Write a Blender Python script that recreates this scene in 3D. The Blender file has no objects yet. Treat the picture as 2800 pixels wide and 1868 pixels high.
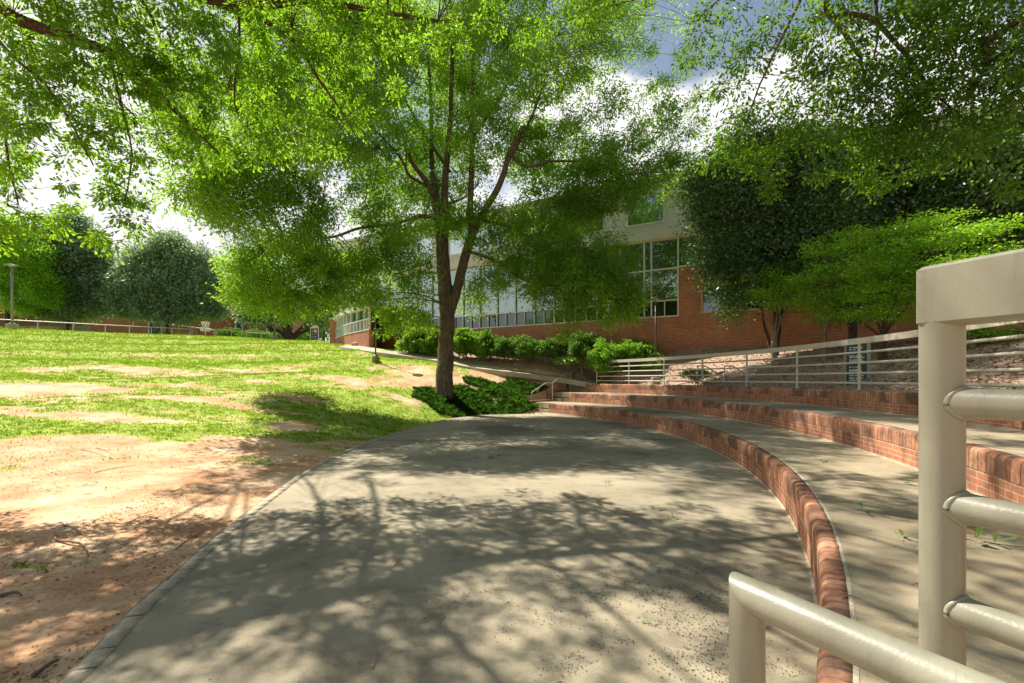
import bpy, math, random
import numpy as np
from mathutils import Vector

# ------------------------------------------------------------------ camera, sky, sun, exposure
S = bpy.context.scene
COL = S.collection
EYE = 1.57
F = 1300.0            # focal length in photograph pixels (2800 wide)
HOR = 1036.0          # horizon row in photograph pixels
cam_d = bpy.data.cameras.new('camera'); cam = bpy.data.objects.new('camera', cam_d); COL.objects.link(cam)
cam.location = (0, 0, EYE); cam.rotation_euler = (math.radians(90), 0, 0)
cam_d.sensor_width = 36; cam_d.lens = 36 * F / 2800; cam_d.shift_y = 102 / 2800
cam_d.clip_start = 0.02; cam_d.clip_end = 3000
S.camera = cam
S.view_settings.view_transform = 'Standard'; S.view_settings.look = 'None'
S.cycles.max_bounces = 7; S.cycles.diffuse_bounces = 4; S.cycles.glossy_bounces = 3; S.cycles.transmission_bounces = 4
S.view_settings.exposure = 1.0; S.view_settings.gamma = 1

SUN_AZ = math.atan2(-0.75, 0.66); SUN_EL = math.radians(51)
sdir = Vector((math.sin(SUN_AZ) * math.cos(SUN_EL), math.cos(SUN_AZ) * math.cos(SUN_EL), math.sin(SUN_EL)))
sun_d = bpy.data.lights.new('sun', 'SUN'); sun = bpy.data.objects.new('sun', sun_d); COL.objects.link(sun)
sun_d.energy = 5.0; sun_d.angle = math.radians(0.45); sun_d.color = (1.0, 0.93, 0.80)
sun.rotation_euler = sdir.to_track_quat('Z', 'Y').to_euler(); sun.location = (0, 0, 40)

W = bpy.data.worlds.new("World"); S.world = W; W.use_nodes = True
nt = W.node_tree; N = nt.nodes; L = nt.links
for n in list(N): N.remove(n)
out = N.new('ShaderNodeOutputWorld'); bg = N.new('ShaderNodeBackground'); L.new(bg.outputs[0], out.inputs[0])
sky = N.new('ShaderNodeTexSky'); sky.sky_type = 'NISHITA'; sky.sun_disc = False
sky.sun_elevation = SUN_EL; sky.sun_rotation = SUN_AZ % (2 * math.pi)
sky.air_density = 1.0; sky.dust_density = 0.6; sky.ozone_density = 2.0
bg.inputs[1].default_value = 0.055
tc = N.new('ShaderNodeTexCoord'); sep = N.new('ShaderNodeSeparateXYZ'); L.new(tc.outputs['Generated'], sep.inputs[0])
mp = N.new('ShaderNodeMapping'); mp.inputs['Scale'].default_value = (1, 1, 1.7); mp.inputs['Location'].default_value = (3.1, 1.7, 0.4)
L.new(tc.outputs['Generated'], mp.inputs[0])
nz = N.new('ShaderNodeTexNoise'); nz.inputs['Scale'].default_value = 2.6; nz.inputs['Detail'].default_value = 9; nz.inputs['Roughness'].default_value = 0.56
L.new(mp.outputs[0], nz.inputs[0])
def math_node(T, op, a, b=None, c=None, clamp=False):
    m = T.nodes.new('ShaderNodeMath'); m.operation = op; m.use_clamp = clamp
    for i, v in enumerate((a, b, c)):
        if v is None: continue
        if isinstance(v, (int, float)): m.inputs[i].default_value = v
        else: T.links.new(v, m.inputs[i])
    return m.outputs[0]
# more cloud low in the sky, breaking up higher, a clear gap toward the front right
low = math_node(nt, 'MULTIPLY_ADD', sep.outputs[2], -0.55, 0.28)
gapx = math_node(nt, 'ADD', sep.outputs[0], -0.33)
gapz = math_node(nt, 'ADD', sep.outputs[2], -0.70)
g2 = math_node(nt, 'ADD', math_node(nt, 'MULTIPLY', gapx, gapx), math_node(nt, 'MULTIPLY', gapz, gapz))
gap = math_node(nt, 'MULTIPLY', math_node(nt, 'SUBTRACT', 0.055, g2), 4.5)
gap = math_node(nt, 'MAXIMUM', gap, 0.0)
back = math_node(nt, 'MULTIPLY', math_node(nt, 'MINIMUM', math_node(nt, 'MULTIPLY_ADD', sep.outputs[0], -0.9, sep.outputs[1]), 0.25), 0.45)
cv = math_node(nt, 'SUBTRACT', math_node(nt, 'ADD', math_node(nt, 'ADD', nz.outputs[0], low), back), gap)
mr = N.new('ShaderNodeMapRange'); mr.interpolation_type = 'SMOOTHSTEP'; mr.inputs[1].default_value = 0.50; mr.inputs[2].default_value = 0.62
L.new(cv, mr.inputs[0])
nz2 = N.new('ShaderNodeTexNoise'); nz2.inputs['Scale'].default_value = 5; nz2.inputs['Detail'].default_value = 6; L.new(tc.outputs['Generated'], nz2.inputs[0])
cr = N.new('ShaderNodeValToRGB'); cr.color_ramp.elements[0].color = (8.2, 8.2, 8.4, 1); cr.color_ramp.elements[0].position = .3
cr.color_ramp.elements[1].color = (11.4, 11.2, 10.9, 1); cr.color_ramp.elements[1].position = .65
L.new(nz2.outputs[0], cr.inputs[0])
mx = N.new('ShaderNodeMix'); mx.data_type = 'RGBA'
L.new(mr.outputs[0], mx.inputs[0]); sb = N.new('ShaderNodeMix'); sb.data_type = 'RGBA'; sb.blend_type = 'MULTIPLY'; sb.inputs[0].default_value = 1; sb.inputs[7].default_value = (1.75, 1.5, 1.2, 1); L.new(sky.outputs[0], sb.inputs[6]); L.new(sb.outputs[2], mx.inputs[6]); L.new(cr.outputs[0], mx.inputs[7])
L.new(mx.outputs[2], bg.inputs[0])

# ------------------------------------------------------------------ small tools
rng = np.random.default_rng(7)
def at(px, py, Y):
    return np.array([(px - 1400) / F * Y, Y, EYE - (py - HOR) / F * Y])
def tag(o, label=None, cat=None, group=None, kind=None):
    if label: o['label'] = label
    if cat: o['category'] = cat
    if group: o['group'] = group
    if kind: o['kind'] = kind
    return o
def empty(name, loc, label, cat, group=None):
    o = bpy.data.objects.new(name, None); COL.objects.link(o); o.location = loc
    return tag(o, label, cat, group)
def make_mesh(name, V, Fc, mat, parent=None, smooth=False, attrs=None, uv=None):
    """V: (n,3); Fc: int array (m,k) or list of tuples."""
    me = bpy.data.meshes.new(name)
    V = np.asarray(V, dtype=np.float32)
    if parent is not None and (parent.type == 'EMPTY' or True):
        off = np.array(world_loc(parent), dtype=np.float32); V = V - off
    if isinstance(Fc, np.ndarray):
        k = Fc.shape[1]; m = Fc.shape[0]
        me.vertices.add(len(V)); me.vertices.foreach_set('co', V.ravel())
        me.loops.add(m * k); me.loops.foreach_set('vertex_index', Fc.ravel().astype(np.int32))
        me.polygons.add(m); me.polygons.foreach_set('loop_start', np.arange(0, m * k, k, dtype=np.int32))
        me.update(calc_edges=True)
    else:
        me.from_pydata(V.tolist(), [], [tuple(f) for f in Fc]); me.update()
    if smooth: me.polygons.foreach_set('use_smooth', np.ones(len(me.polygons), dtype=bool))
    if attrs:
        for an, av in attrs.items():
            a = me.attributes.new(an, 'FLOAT', 'POINT'); a.data.foreach_set('value', np.asarray(av, dtype=np.float32))
    if uv is not None:
        ul = me.uv_layers.new(name='UVMap'); ul.data.foreach_set('uv', np.asarray(uv, dtype=np.float32).ravel())
    me.materials.append(mat)
    o = bpy.data.objects.new(name, me); COL.objects.link(o)
    if parent is not None: o.parent = parent
    return o
def world_loc(o):
    p = np.zeros(3)
    while o is not None:
        p += np.array(o.location); o = o.parent
    return p
def auto_uv(me, centre=None):
    ul = me.uv_layers.new(name='UVMap')
    for p in me.polygons:
        n = p.normal
        for li in p.loop_indices:
            v = me.vertices[me.loops[li].vertex_index].co
            if centre is not None and abs(n.z) < .7:
                r = math.hypot(v.x - centre[0], v.y - centre[1]); u = math.atan2(v.y - centre[1], v.x - centre[0]) * centre[2]; w = v.z
            elif abs(n.z) > .7: u, w = v.x, v.y
            else:
                t = Vector((-n.y, n.x, 0)).normalized(); u = v.x * t.x + v.y * t.y; w = v.z
            ul.data[li].uv = (u, w)
class MB:
    def __init__(s): s.V = []; s.F = []
    def add(s, vs, fs):
        b = len(s.V); s.V += [tuple(map(float, v)) for v in vs]; s.F += [tuple(i + b for i in f) for f in fs]
    def box(s, c, size, rz=0, bev=0):
        cx, cy, cz = c; x, y, z = [q / 2 for q in size]; ca, sa = math.cos(rz), math.sin(rz)
        if bev > 0:
            prof = [(-x + bev, -y), (x - bev, -y), (x, -y + bev), (x, y - bev), (x - bev, y), (-x + bev, y), (-x, y - bev), (-x, -y + bev)]
            vs = []
            for zz, k in ((-z, bev), (-z + bev, 0), (z - bev, 0), (z, bev)):
                for px, py in prof:
                    qx = px * (1 - k / x); qy = py * (1 - k / y)
                    vs.append((cx + qx * ca - qy * sa, cy + qx * sa + qy * ca, cz + zz))
            fs = [tuple(range(7, -1, -1)), tuple(range(24, 32))]
            for r in range(3):
                for i in range(8): fs.append((r * 8 + i, r * 8 + (i + 1) % 8, r * 8 + 8 + (i + 1) % 8, r * 8 + 8 + i))
            s.add(vs, fs); return
        vs = [(cx + a * ca - b * sa, cy + a * sa + b * ca, cz + d) for d in (-z, z) for a, b in ((-x, -y), (x, -y), (x, y), (-x, y))]
        s.add(vs, [(3, 2, 1, 0), (4, 5, 6, 7), (0, 1, 5, 4), (1, 2, 6, 5), (2, 3, 7, 6), (3, 0, 4, 7)])
    def tube(s, pts, r, sides=10, cap=True, r2=None):
        P = [Vector(p) for p in pts]; n = len(P)
        ref = Vector((0, 0, 1)); rings = []
        for i, p in enumerate(P):
            if i == 0: t = P[1] - p
            elif i == n - 1: t = p - P[i - 1]
            else: t = (P[i + 1] - p).normalized() + (p - P[i - 1]).normalized()
            t.normalize()
            a = ref if abs(t.dot(ref)) < .98 else Vector((0, 1, 0))
            u = t.cross(a).normalized(); v = u.cross(t).normalized()
            k = 1.0
            if 0 < i < n - 1: k = 1 / max(.5, t.dot((P[i + 1] - p).normalized()))
            rr = r[i] if isinstance(r, (list, tuple)) else (r if r2 is None else r + (r2 - r) * i / (n - 1))
            ring = []
            for j in range(sides):
                q = 2 * math.pi * j / sides; d = u * math.cos(q) + v * math.sin(q)
                if k > 1.001:
                    bdir = ((P[i + 1] - p).normalized() - (p - P[i - 1]).normalized())
                    if bdir.length > 1e-5:
                        bdir.normalize(); d = d + bdir * d.dot(bdir) * (k - 1)
                ring.append(p + d * rr)
            rings += ring
        fs = []
        for i in range(n - 1):
            for j in range(sides): fs.append((i * sides + j, i * sides + (j + 1) % sides, (i + 1) * sides + (j + 1) % sides, (i + 1) * sides + j))
        if cap: fs.append(tuple(range(sides - 1, -1, -1))); fs.append(tuple((n - 1) * sides + j for j in range(sides)))
        s.add(rings, fs)
    def lathe(s, c, prof, sides=24):
        vs = [(c[0] + r * math.cos(2 * math.pi * j / sides), c[1] + r * math.sin(2 * math.pi * j / sides), c[2] + z) for r, z in prof for j in range(sides)]
        fs = []
        for i in range(len(prof) - 1):
            for j in range(sides): fs.append((i * sides + j, i * sides + (j + 1) % sides, (i + 1) * sides + (j + 1) % sides, (i + 1) * sides + j))
        s.add(vs, fs)
    def sector(s, r0, r1, a0, a1, z0, z1, c, n=None):
        n = n or max(2, int(abs(a1 - a0) / 0.8)); vs = []
        for i in range(n + 1):
            a = math.radians(a0 + (a1 - a0) * i / n); ca, sa = math.cos(a), math.sin(a)
            vs += [(c[0] + r0 * ca, c[1] + r0 * sa, z0), (c[0] + r1 * ca, c[1] + r1 * sa, z0), (c[0] + r1 * ca, c[1] + r1 * sa, z1), (c[0] + r0 * ca, c[1] + r0 * sa, z1)]
        fs = [(0, 1, 2, 3), tuple(n * 4 + q for q in (3, 2, 1, 0))]
        for i in range(n):
            b = i * 4
            for q in range(4): fs.append((b + q, b + 4 + q, b + 4 + (q + 1) % 4, b + (q + 1) % 4))
        s.add(vs, fs)
    def build(s, name, mat, parent=None, smooth=False, uv=False, centre=None, sharp=None):
        off = world_loc(parent) if parent is not None else np.zeros(3)
        V = np.array(s.V)
        me = bpy.data.meshes.new(name); me.from_pydata((V).tolist(), [], s.F); me.update()
        if uv: auto_uv(me, centre)
        if parent is not None: me.vertices.foreach_set('co', (V - off).astype(np.float32).ravel()); me.update()
        if smooth:
            me.polygons.foreach_set('use_smooth', np.ones(len(me.polygons), dtype=bool))
            if sharp: me.set_sharp_from_angle(angle=math.radians(sharp))
        me.materials.append(mat)
        o = bpy.data.objects.new(name, me); COL.objects.link(o)
        if parent is not None: o.parent = parent
        return o

# numpy value noise
_perm = np.random.default_rng(3).random((257, 257))
def vnoise(x, y):
    x = np.asarray(x, float); y = np.asarray(y, float)
    xi = np.floor(x).astype(int); yi = np.floor(y).astype(int); fx = x - xi; fy = y - yi
    fx = fx * fx * (3 - 2 * fx); fy = fy * fy * (3 - 2 * fy)
    a = _perm[xi % 256, yi % 256]; b = _perm[(xi + 1) % 256, yi % 256]; c = _perm[xi % 256, (yi + 1) % 256]; d = _perm[(xi + 1) % 256, (yi + 1) % 256]
    return (a * (1 - fx) + b * fx) * (1 - fy) + (c * (1 - fx) + d * fx) * fy
def fbm(x, y, o=4):
    s = 0; k = .5; t = 0
    for i in range(o): s = s + k * vnoise(x * 2 ** i + 17.3 * i, y * 2 ** i + 5.1 * i); t += k; k *= .55
    return s / t

# ------------------------------------------------------------------ materials
def new_mat(name):
    m = bpy.data.materials.new(name); m.use_nodes = True; t = m.node_tree
    b = t.nodes['Principled BSDF']; return m, t, b
def ramp(t, fac, stops):
    r = t.nodes.new('ShaderNodeValToRGB'); e = r.color_ramp.elements
    while len(e) < len(stops): e.new(.5)
    for q, (p, c) in zip(e, stops): q.position = p; q.color = (*c, 1)
    t.links.new(fac, r.inputs[0]); return r.outputs[0]
def noise(t, scale, detail=4, rough=.5, vec=None, co='Object', dist=0):
    n = t.nodes.new('ShaderNodeTexNoise'); n.inputs['Scale'].default_value = scale; n.inputs['Detail'].default_value = detail
    n.inputs['Roughness'].default_value = rough; n.inputs['Distortion'].default_value = dist
    if vec is None:
        c = t.nodes.new('ShaderNodeTexCoord'); vec = c.outputs[co] if co != 'World' else None
        if vec is None:
            g = t.nodes.new('ShaderNodeNewGeometry'); vec = g.outputs['Position']
    t.links.new(vec, n.inputs[0]); return n.outputs[0]
def mixc(t, fac, a, b, mode='MIX'):
    m = t.nodes.new('ShaderNodeMix'); m.data_type = 'RGBA'; m.blend_type = mode
    for i, v in ((0, fac), (6, a), (7, b)):
        if isinstance(v, (int, float)): m.inputs[i].default_value = v
        elif isinstance(v, tuple): m.inputs[i].default_value = (*v, 1)
        else: t.links.new(v, m.inputs[i])
    return m.outputs[2]
def bump(t, b, h, strength, dist=.01):
    n = t.nodes.new('ShaderNodeBump'); n.inputs['Strength'].default_value = strength; n.inputs['Distance'].default_value = dist
    t.links.new(h, n.inputs['Height']); t.links.new(n.outputs[0], b.inputs['Normal'])
def attr(t, name):
    a = t.nodes.new('ShaderNodeAttribute'); a.attribute_name = name; return a.outputs['Fac']
def worldpos(t):
    g = t.nodes.new('ShaderNodeNewGeometry'); return g.outputs['Position']
def scaled(t, vec, sc):
    m = t.nodes.new('ShaderNodeMapping'); m.inputs['Scale'].default_value = sc; t.links.new(vec, m.inputs[0]); return m.outputs[0]

def mat_simple(name, col, rough=.6, var=.12, scale=8, metallic=0, spec=.4, bmp=0, bscale=60):
    m, t, b = new_mat(name); n = noise(t, scale, 5, .6)
    lo = tuple(c * (1 - var) for c in col); hi = tuple(min(1, c * (1 + var)) for c in col)
    t.links.new(ramp(t, n, [(.3, lo), (.7, hi)]), b.inputs['Base Color'])
    b.inputs['Roughness'].default_value = rough; b.inputs['Metallic'].default_value = metallic
    b.inputs['Specular IOR Level'].default_value = spec
    if bmp: bump(t, b, noise(t, bscale, 4, .6), bmp, .002)
    return m

def mat_leaf(name, cols, trans, tmix=.45, gloss=.05, grough=.35):
    m, t, b = new_mat(name); t.nodes.remove(b); o = t.nodes['Material Output']
    r = attr(t, 'rnd'); g = worldpos(t)
    big = noise(t, .55, 3, .5, vec=g)
    f = math_node(t, 'ADD', math_node(t, 'MULTIPLY', r, .6), math_node(t, 'MULTIPLY_ADD', big, 1.2, -.4), clamp=True)
    base = ramp(t, f, [(0, cols[0]), (.5, cols[1]), (1, cols[2])])
    tr = ramp(t, f, [(0, tuple(c * .6 for c in trans)), (1, trans)])
    d = t.nodes.new('ShaderNodeBsdfDiffuse'); t.links.new(base, d.inputs[0])
    tl = t.nodes.new('ShaderNodeBsdfTranslucent'); t.links.new(tr, tl.inputs[0])
    gl = t.nodes.new('ShaderNodeBsdfGlossy'); gl.inputs[0].default_value = (.9, .95, .9, 1); gl.inputs['Roughness'].default_value = grough
    m1 = t.nodes.new('ShaderNodeMixShader'); m1.inputs[0].default_value = tmix; t.links.new(d.outputs[0], m1.inputs[1]); t.links.new(tl.outputs[0], m1.inputs[2])
    m2 = t.nodes.new('ShaderNodeMixShader'); m2.inputs[0].default_value = gloss; t.links.new(m1.outputs[0], m2.inputs[1]); t.links.new(gl.outputs[0], m2.inputs[2])
    t.links.new(m2.outputs[0], o.inputs[0]); return m

def mat_brick(name, c1, c2, mortar, bw=.2, bh=.0677, ms=.009, stain=0, use_uv=True, c3=None):
    m, t, b = new_mat(name)
    tc = t.nodes.new('ShaderNodeTexCoord'); uv = tc.outputs['UV']
    br = t.nodes.new('ShaderNodeTexBrick'); br.inputs['Scale'].default_value = 1; br.inputs['Brick Width'].default_value = bw; br.inputs['Row Height'].default_value = bh
    br.inputs['Mortar Size'].default_value = ms; br.inputs['Mortar Smooth'].default_value = .3; br.inputs['Bias'].default_value = 0
    br.inputs['Color1'].default_value = (*c1, 1); br.inputs['Color2'].default_value = (*c2, 1); br.inputs['Mortar'].default_value = (*mortar, 1)
    t.links.new(uv, br.inputs[0])
    col = br.outputs[0]
    n1 = noise(t, 1.1, 5, .6, vec=worldpos(t)); col = mixc(t, 1.0, col, ramp(t, n1, [(.3, (.78, .78, .78)), (.7, (1.12, 1.1, 1.08))]), 'MULTIPLY')
    if stain:
        sv = scaled(t, uv, (5, .5, 1)); n2 = noise(t, 1.6, 6, .65, vec=sv)
        col = mixc(t, math_node(t, 'MULTIPLY', ramp(t, n2, [(.47, (0, 0, 0)), (.66, (1, 1, 1))]), stain), col, (.05, .042, .035))
    n3 = noise(t, 70, 3, .6, vec=worldpos(t)); col = mixc(t, .5, col, ramp(t, n3, [(.3, (.7, .7, .7)), (.7, (1.2, 1.2, 1.2))]), 'MULTIPLY')
    t.links.new(col, b.inputs['Base Color']); b.inputs['Roughness'].default_value = .85; b.inputs['Specular IOR Level'].default_value = .25
    h = math_node(t, 'SUBTRACT', math_node(t, 'MULTIPLY', n3, .25), br.outputs['Fac'])
    bump(t, b, h, .6, .006); return m

def mat_coping(name, cols, stain=.5):
    """single bull-nosed bricks: colour per brick, no drawn joints (the joints are modelled)."""
    m, t, b = new_mat(name)
    r = attr(t, 'rnd'); mo = attr(t, 'mortar')
    col = ramp(t, r, [(0, cols[0]), (.45, cols[1]), (.8, cols[2]), (1, cols[3])])
    p = worldpos(t)
    n1 = noise(t, 1.5, 6, .68, vec=p); n2 = noise(t, 22, 5, .62, vec=p)
    col = mixc(t, math_node(t, 'MULTIPLY', ramp(t, n1, [(.46, (0, 0, 0)), (.58, (1, 1, 1))]), stain), col, (.055, .045, .036))
    col = mixc(t, .7, col, ramp(t, n2, [(.3, (.62, .6, .58)), (.7, (1.25, 1.22, 1.2))]), 'MULTIPLY')
    col = mixc(t, mo, col, (.10, .08, .065))
    t.links.new(col, b.inputs['Base Color']); b.inputs['Roughness'].default_value = .8; b.inputs['Specular IOR Level'].default_value = .3
    bump(t, b, noise(t, 90, 4, .65, vec=p), .5, .004); return m

def mat_concrete(name, base, stainc, speck=.35, joints=False, agg=140):
    m, t, b = new_mat(name); p = worldpos(t)
    n1 = noise(t, .38, 6, .6, vec=p, dist=.6); n2 = noise(t, agg, 3, .7, vec=p); n3 = noise(t, 3.2, 6, .65, vec=p)
    col = ramp(t, n1, [(.36, tuple(c * .55 for c in base)), (.47, tuple(c * .85 for c in base)), (.55, base), (.68, tuple(c * 1.15 for c in base))])
    col = mixc(t, math_node(t, 'MULTIPLY', ramp(t, n3, [(.52, (0, 0, 0)), (.72, (1, 1, 1))]), .5), col, stainc)
    col = mixc(t, speck, col, ramp(t, n2, [(.32, (.42, .4, .38)), (.5, (1, 1, 1)), (.7, (1.5, 1.45, 1.35))]), 'MULTIPLY')
    if joints:
        sp = t.nodes.new('ShaderNodeSeparateXYZ'); t.links.new(p, sp.inputs[0])
        wob = math_node(t, 'MULTIPLY_ADD', noise(t, 1.2, 3, .5, vec=p), .12, -.06)
        for yj, wd in ((7.6, .016), (12.7, .02)):
            dd = math_node(t, 'ABSOLUTE', math_node(t, 'ADD', math_node(t, 'SUBTRACT', sp.outputs[1], yj), wob))
            col = mixc(t, math_node(t, 'MULTIPLY', math_node(t, 'LESS_THAN', dd, wd), .85), col, tuple(c * 1.6 for c in base))
        # an old repair crack curving near the far left
        rx = math_node(t, 'SUBTRACT', sp.outputs[0], 0.2); ry = math_node(t, 'SUBTRACT', sp.outputs[1], 8.2)
        rr = math_node(t, 'SQRT', math_node(t, 'ADD', math_node(t, 'MULTIPLY', rx, rx), math_node(t, 'MULTIPLY', ry, ry)))
        dd = math_node(t, 'ABSOLUTE', math_node(t, 'ADD', math_node(t, 'SUBTRACT', rr, 3.2), wob))
        left = math_node(t, 'MULTIPLY', math_node(t, 'LESS_THAN', sp.outputs[0], -1.2), math_node(t, 'GREATER_THAN', sp.outputs[1], 8.2))
        col = mixc(t, math_node(t, 'MULTIPLY', math_node(t, 'MULTIPLY', math_node(t, 'LESS_THAN', dd, .014), left), .85), col, tuple(c * 1.35 for c in base))
    t.links.new(col, b.inputs['Base Color']); b.inputs['Roughness'].default_value = .88; b.inputs['Specular IOR Level'].default_value = .25
    bump(t, b, math_node(t, 'ADD', n2, math_node(t, 'MULTIPLY', n3, .6)), .55, .004); return m

def mat_paint(name, col, rough=.35, rust=.25):
    m, t, b = new_mat(name); p = worldpos(t)
    n1 = noise(t, 3, 5, .6, vec=p); n2 = noise(t, 42, 4, .7, vec=p)
    c = ramp(t, n1, [(.3, tuple(q * .88 for q in col)), (.7, tuple(q * 1.06 for q in col))])
    c = mixc(t, math_node(t, 'MULTIPLY', ramp(t, n2, [(.66, (0, 0, 0)), (.74, (1, 1, 1))]), rust), c, (.33, .22, .12))
    t.links.new(c, b.inputs['Base Color']); b.inputs['Roughness'].default_value = rough; b.inputs['Specular IOR Level'].default_value = .45
    dr = noise(t, 5, 5, .65, vec=scaled(t, p, (3, 3, .35))); c = mixc(t, math_node(t, 'MULTIPLY', ramp(t, dr, [(.52, (0, 0, 0)), (.68, (1, 1, 1))]), .35), c, tuple(q * .5 for q in col)); t.links.new(c, b.inputs['Base Color'])
    t.links.new(ramp(t, n1, [(.3, (rough * .8,) * 3), (.7, (rough * 1.5,) * 3)]), b.inputs['Roughness'])
    v = t.nodes.new('ShaderNodeTexVoronoi'); v.inputs['Scale'].default_value = 17; t.links.new(p, v.inputs['Vector'])
    vv = ramp(t, v.outputs['Distance'], [(0, (1, 1, 1)), (.16, (0, 0, 0))])
    h = math_node(t, 'ADD', math_node(t, 'MULTIPLY', noise(t, 160, 3, .6, vec=p), .35), math_node(t, 'MULTIPLY', vv, .5))
    bump(t, b, h, .6, .002); return m

def mat_glass(name, tint, refl=.38):
    m, t, b = new_mat(name); t.nodes.remove(b); o = t.nodes['Material Output']; p = worldpos(t)
    d = t.nodes.new('ShaderNodeBsdfDiffuse')
    n = noise(t, .8, 4, .6, vec=scaled(t, p, (1, 1, 2.5)))
    t.links.new(ramp(t, n, [(.35, tuple(c * .35 for c in tint)), (.65, tint)]), d.inputs[0])
    g = t.nodes.new('ShaderNodeBsdfGlossy'); g.inputs[0].default_value = (.82, .95, .97, 1); g.inputs['Roughness'].default_value = .015
    bn = t.nodes.new('ShaderNodeBump'); bn.inputs['Strength'].default_value = .12; bn.inputs['Distance'].default_value = .05
    t.links.new(noise(t, .7, 2, .5, vec=p), bn.inputs['Height']); t.links.new(bn.outputs[0], g.inputs['Normal'])
    fr = t.nodes.new('ShaderNodeFresnel'); fr.inputs[0].default_value = 1.5
    mx_ = t.nodes.new('ShaderNodeMixShader'); t.links.new(math_node(t, 'ADD', fr.outputs[0], refl, clamp=True), mx_.inputs[0])
    t.links.new(d.outputs[0], mx_.inputs[1]); t.links.new(g.outputs[0], mx_.inputs[2]); t.links.new(mx_.outputs[0], o.inputs[0]); return m

def mat_bark(name, c1, c2, sc=6):
    m, t, b = new_mat(name); p = worldpos(t)
    sv = scaled(t, p, (sc * 2.2, sc * 2.2, sc * .35)); n = noise(t, 1.6, 7, .7, vec=sv, dist=.8); n2 = noise(t, 2.0, 4, .6, vec=p)
    c = ramp(t, n, [(.36, tuple(q * .45 for q in c1)), (.5, c1), (.66, c2)])
    c = mixc(t, .6, c, ramp(t, n2, [(.3, (.75, .72, .68)), (.7, (1.2, 1.2, 1.15))]), 'MULTIPLY')
    t.links.new(c, b.inputs['Base Color']); b.inputs['Roughness'].default_value = .9; b.inputs['Specular IOR Level'].default_value = .2
    bump(t, b, n, .9, .03); return m

def mat_ground():
    m, t, b = new_mat('ground'); p = worldpos(t)
    g = attr(t, 'grass'); mu = attr(t, 'mulch')
    nf = noise(t, 7, 6, .7, vec=p); nff = noise(t, 38, 5, .7, vec=p); nm = noise(t, 1.1, 5, .6, vec=p); nl = noise(t, 1.9, 5, .65, vec=scaled(t, p, (.6, 1.6, 1)))
    dirt = ramp(t, nm, [(.3, (.45, .225, .12)), (.5, (.60, .375, .225)), (.7, (.77, .58, .40))])
    dirt = mixc(t, .65, dirt, ramp(t, nff, [(.3, (.55, .5, .46)), (.5, (1, 1, 1)), (.75, (1.25, 1.2, 1.15))]), 'MULTIPLY')
    dirt = mixc(t, math_node(t, 'MULTIPLY', ramp(t, nf, [(.56, (0, 0, 0)), (.68, (1, 1, 1))]), .55), dirt, (.20, .105, .06))
    grass = ramp(t, nf, [(.3, (.15, .25, .025)), (.5, (.28, .39, .045)), (.72, (.46, .46, .14))])
    grass = mixc(t, math_node(t, 'MULTIPLY', ramp(t, nl, [(.5, (0, 0, 0)), (.68, (1, 1, 1))]), .55), grass, (.38, .34, .12))
    gf = math_node(t, 'ADD', g, math_node(t, 'MULTIPLY_ADD', nf, 1.5, -.75))
    gm = ramp(t, gf, [(.40, (0, 0, 0)), (.6, (1, 1, 1))])
    col = mixc(t, gm, dirt, grass)
    mn = noise(t, 24, 5, .75, vec=p)
    mul = ramp(t, mn, [(.34, (.08, .045, .035)), (.46, (.28, .18, .13)), (.56, (.56, .42, .31)), (.7, (.75, .62, .49))])
    col = mixc(t, mu, col, mul)
    t.links.new(col, b.inputs['Base Color']); b.inputs['Roughness'].default_value = .95; b.inputs['Specular IOR Level'].default_value = .1
    bump(t, b, math_node(t, 'ADD', math_node(t, 'MULTIPLY', nff, .5), math_node(t, 'ADD', nf, math_node(t, 'MULTIPLY', mn, mu))), .8, .035); return m

M = {}
M['ground'] = mat_ground()
M['stage'] = mat_concrete('stage_concrete', (.34, .295, .21), (.085, .07, .05), .7, True)
M['terrace'] = mat_concrete('terrace_concrete', (.36, .30, .20), (.24, .21, .15), .5)
M['pathc'] = mat_concrete('path_concrete', (.50, .44, .33), (.34, .28, .2), .3)
M['mortar'] = mat_concrete('mortar', (.50, .45, .35), (.2, .17, .13), .5, agg=60)
M['tierbrick'] = mat_brick('seat_brick', (.46, .185, .10), (.34, .13, .075), (.42, .31, .22), stain=.6)
M['coping'] = mat_coping('coping_brick', [(.38, .17, .10), (.44, .20, .12), (.48, .235, .14), (.52, .30, .19)], .7)
M['edging'] = mat_coping('edging_brick', [(.40, .34, .25), (.43, .37, .275), (.45, .39, .29), (.42, .35, .26)], .2)
M['brick'] = mat_brick('building_brick', (.50, .18, .09), (.33, .11, .058), (.48, .32, .23), ms=.011)
M['brick_far'] = mat_brick('far_brick', (.40, .16, .10), (.32, .12, .08), (.34, .2, .15), ms=.008)
M['brick_orange'] = mat_brick('orange_brick', (.62, .27, .12), (.52, .21, .09), (.5, .32, .2), ms=.008)
M['stucco'] = mat_simple('stucco', (.60, .60, .62), .85, .05, 2)
M['fascia'] = mat_simple('fascia', (.58, .57, .57), .7, .05, 2)
M['cream'] = mat_simple('cream_trim', (.55, .47, .28), .5, .06, 3)
M['white'] = mat_simple('window_frame_white', (.72, .72, .73), .4, .04, 3)
M['glass'] = mat_glass('green_glass', (.10, .19, .06), .24)
M['glass_up'] = mat_glass('blue_glass', (.05, .12, .12), .45)
M['glass_dark'] = mat_glass('dark_glass', (.035, .06, .03), .07)
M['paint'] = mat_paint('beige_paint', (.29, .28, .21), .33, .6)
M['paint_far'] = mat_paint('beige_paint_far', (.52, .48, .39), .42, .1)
M['paint_white'] = mat_simple('pale_rail_paint', (.62, .58, .52), .4, .08, 3)
M['paint_grey'] = mat_simple('grey_rail_paint', (.34, .32, .31), .5, .08, 3)
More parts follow.
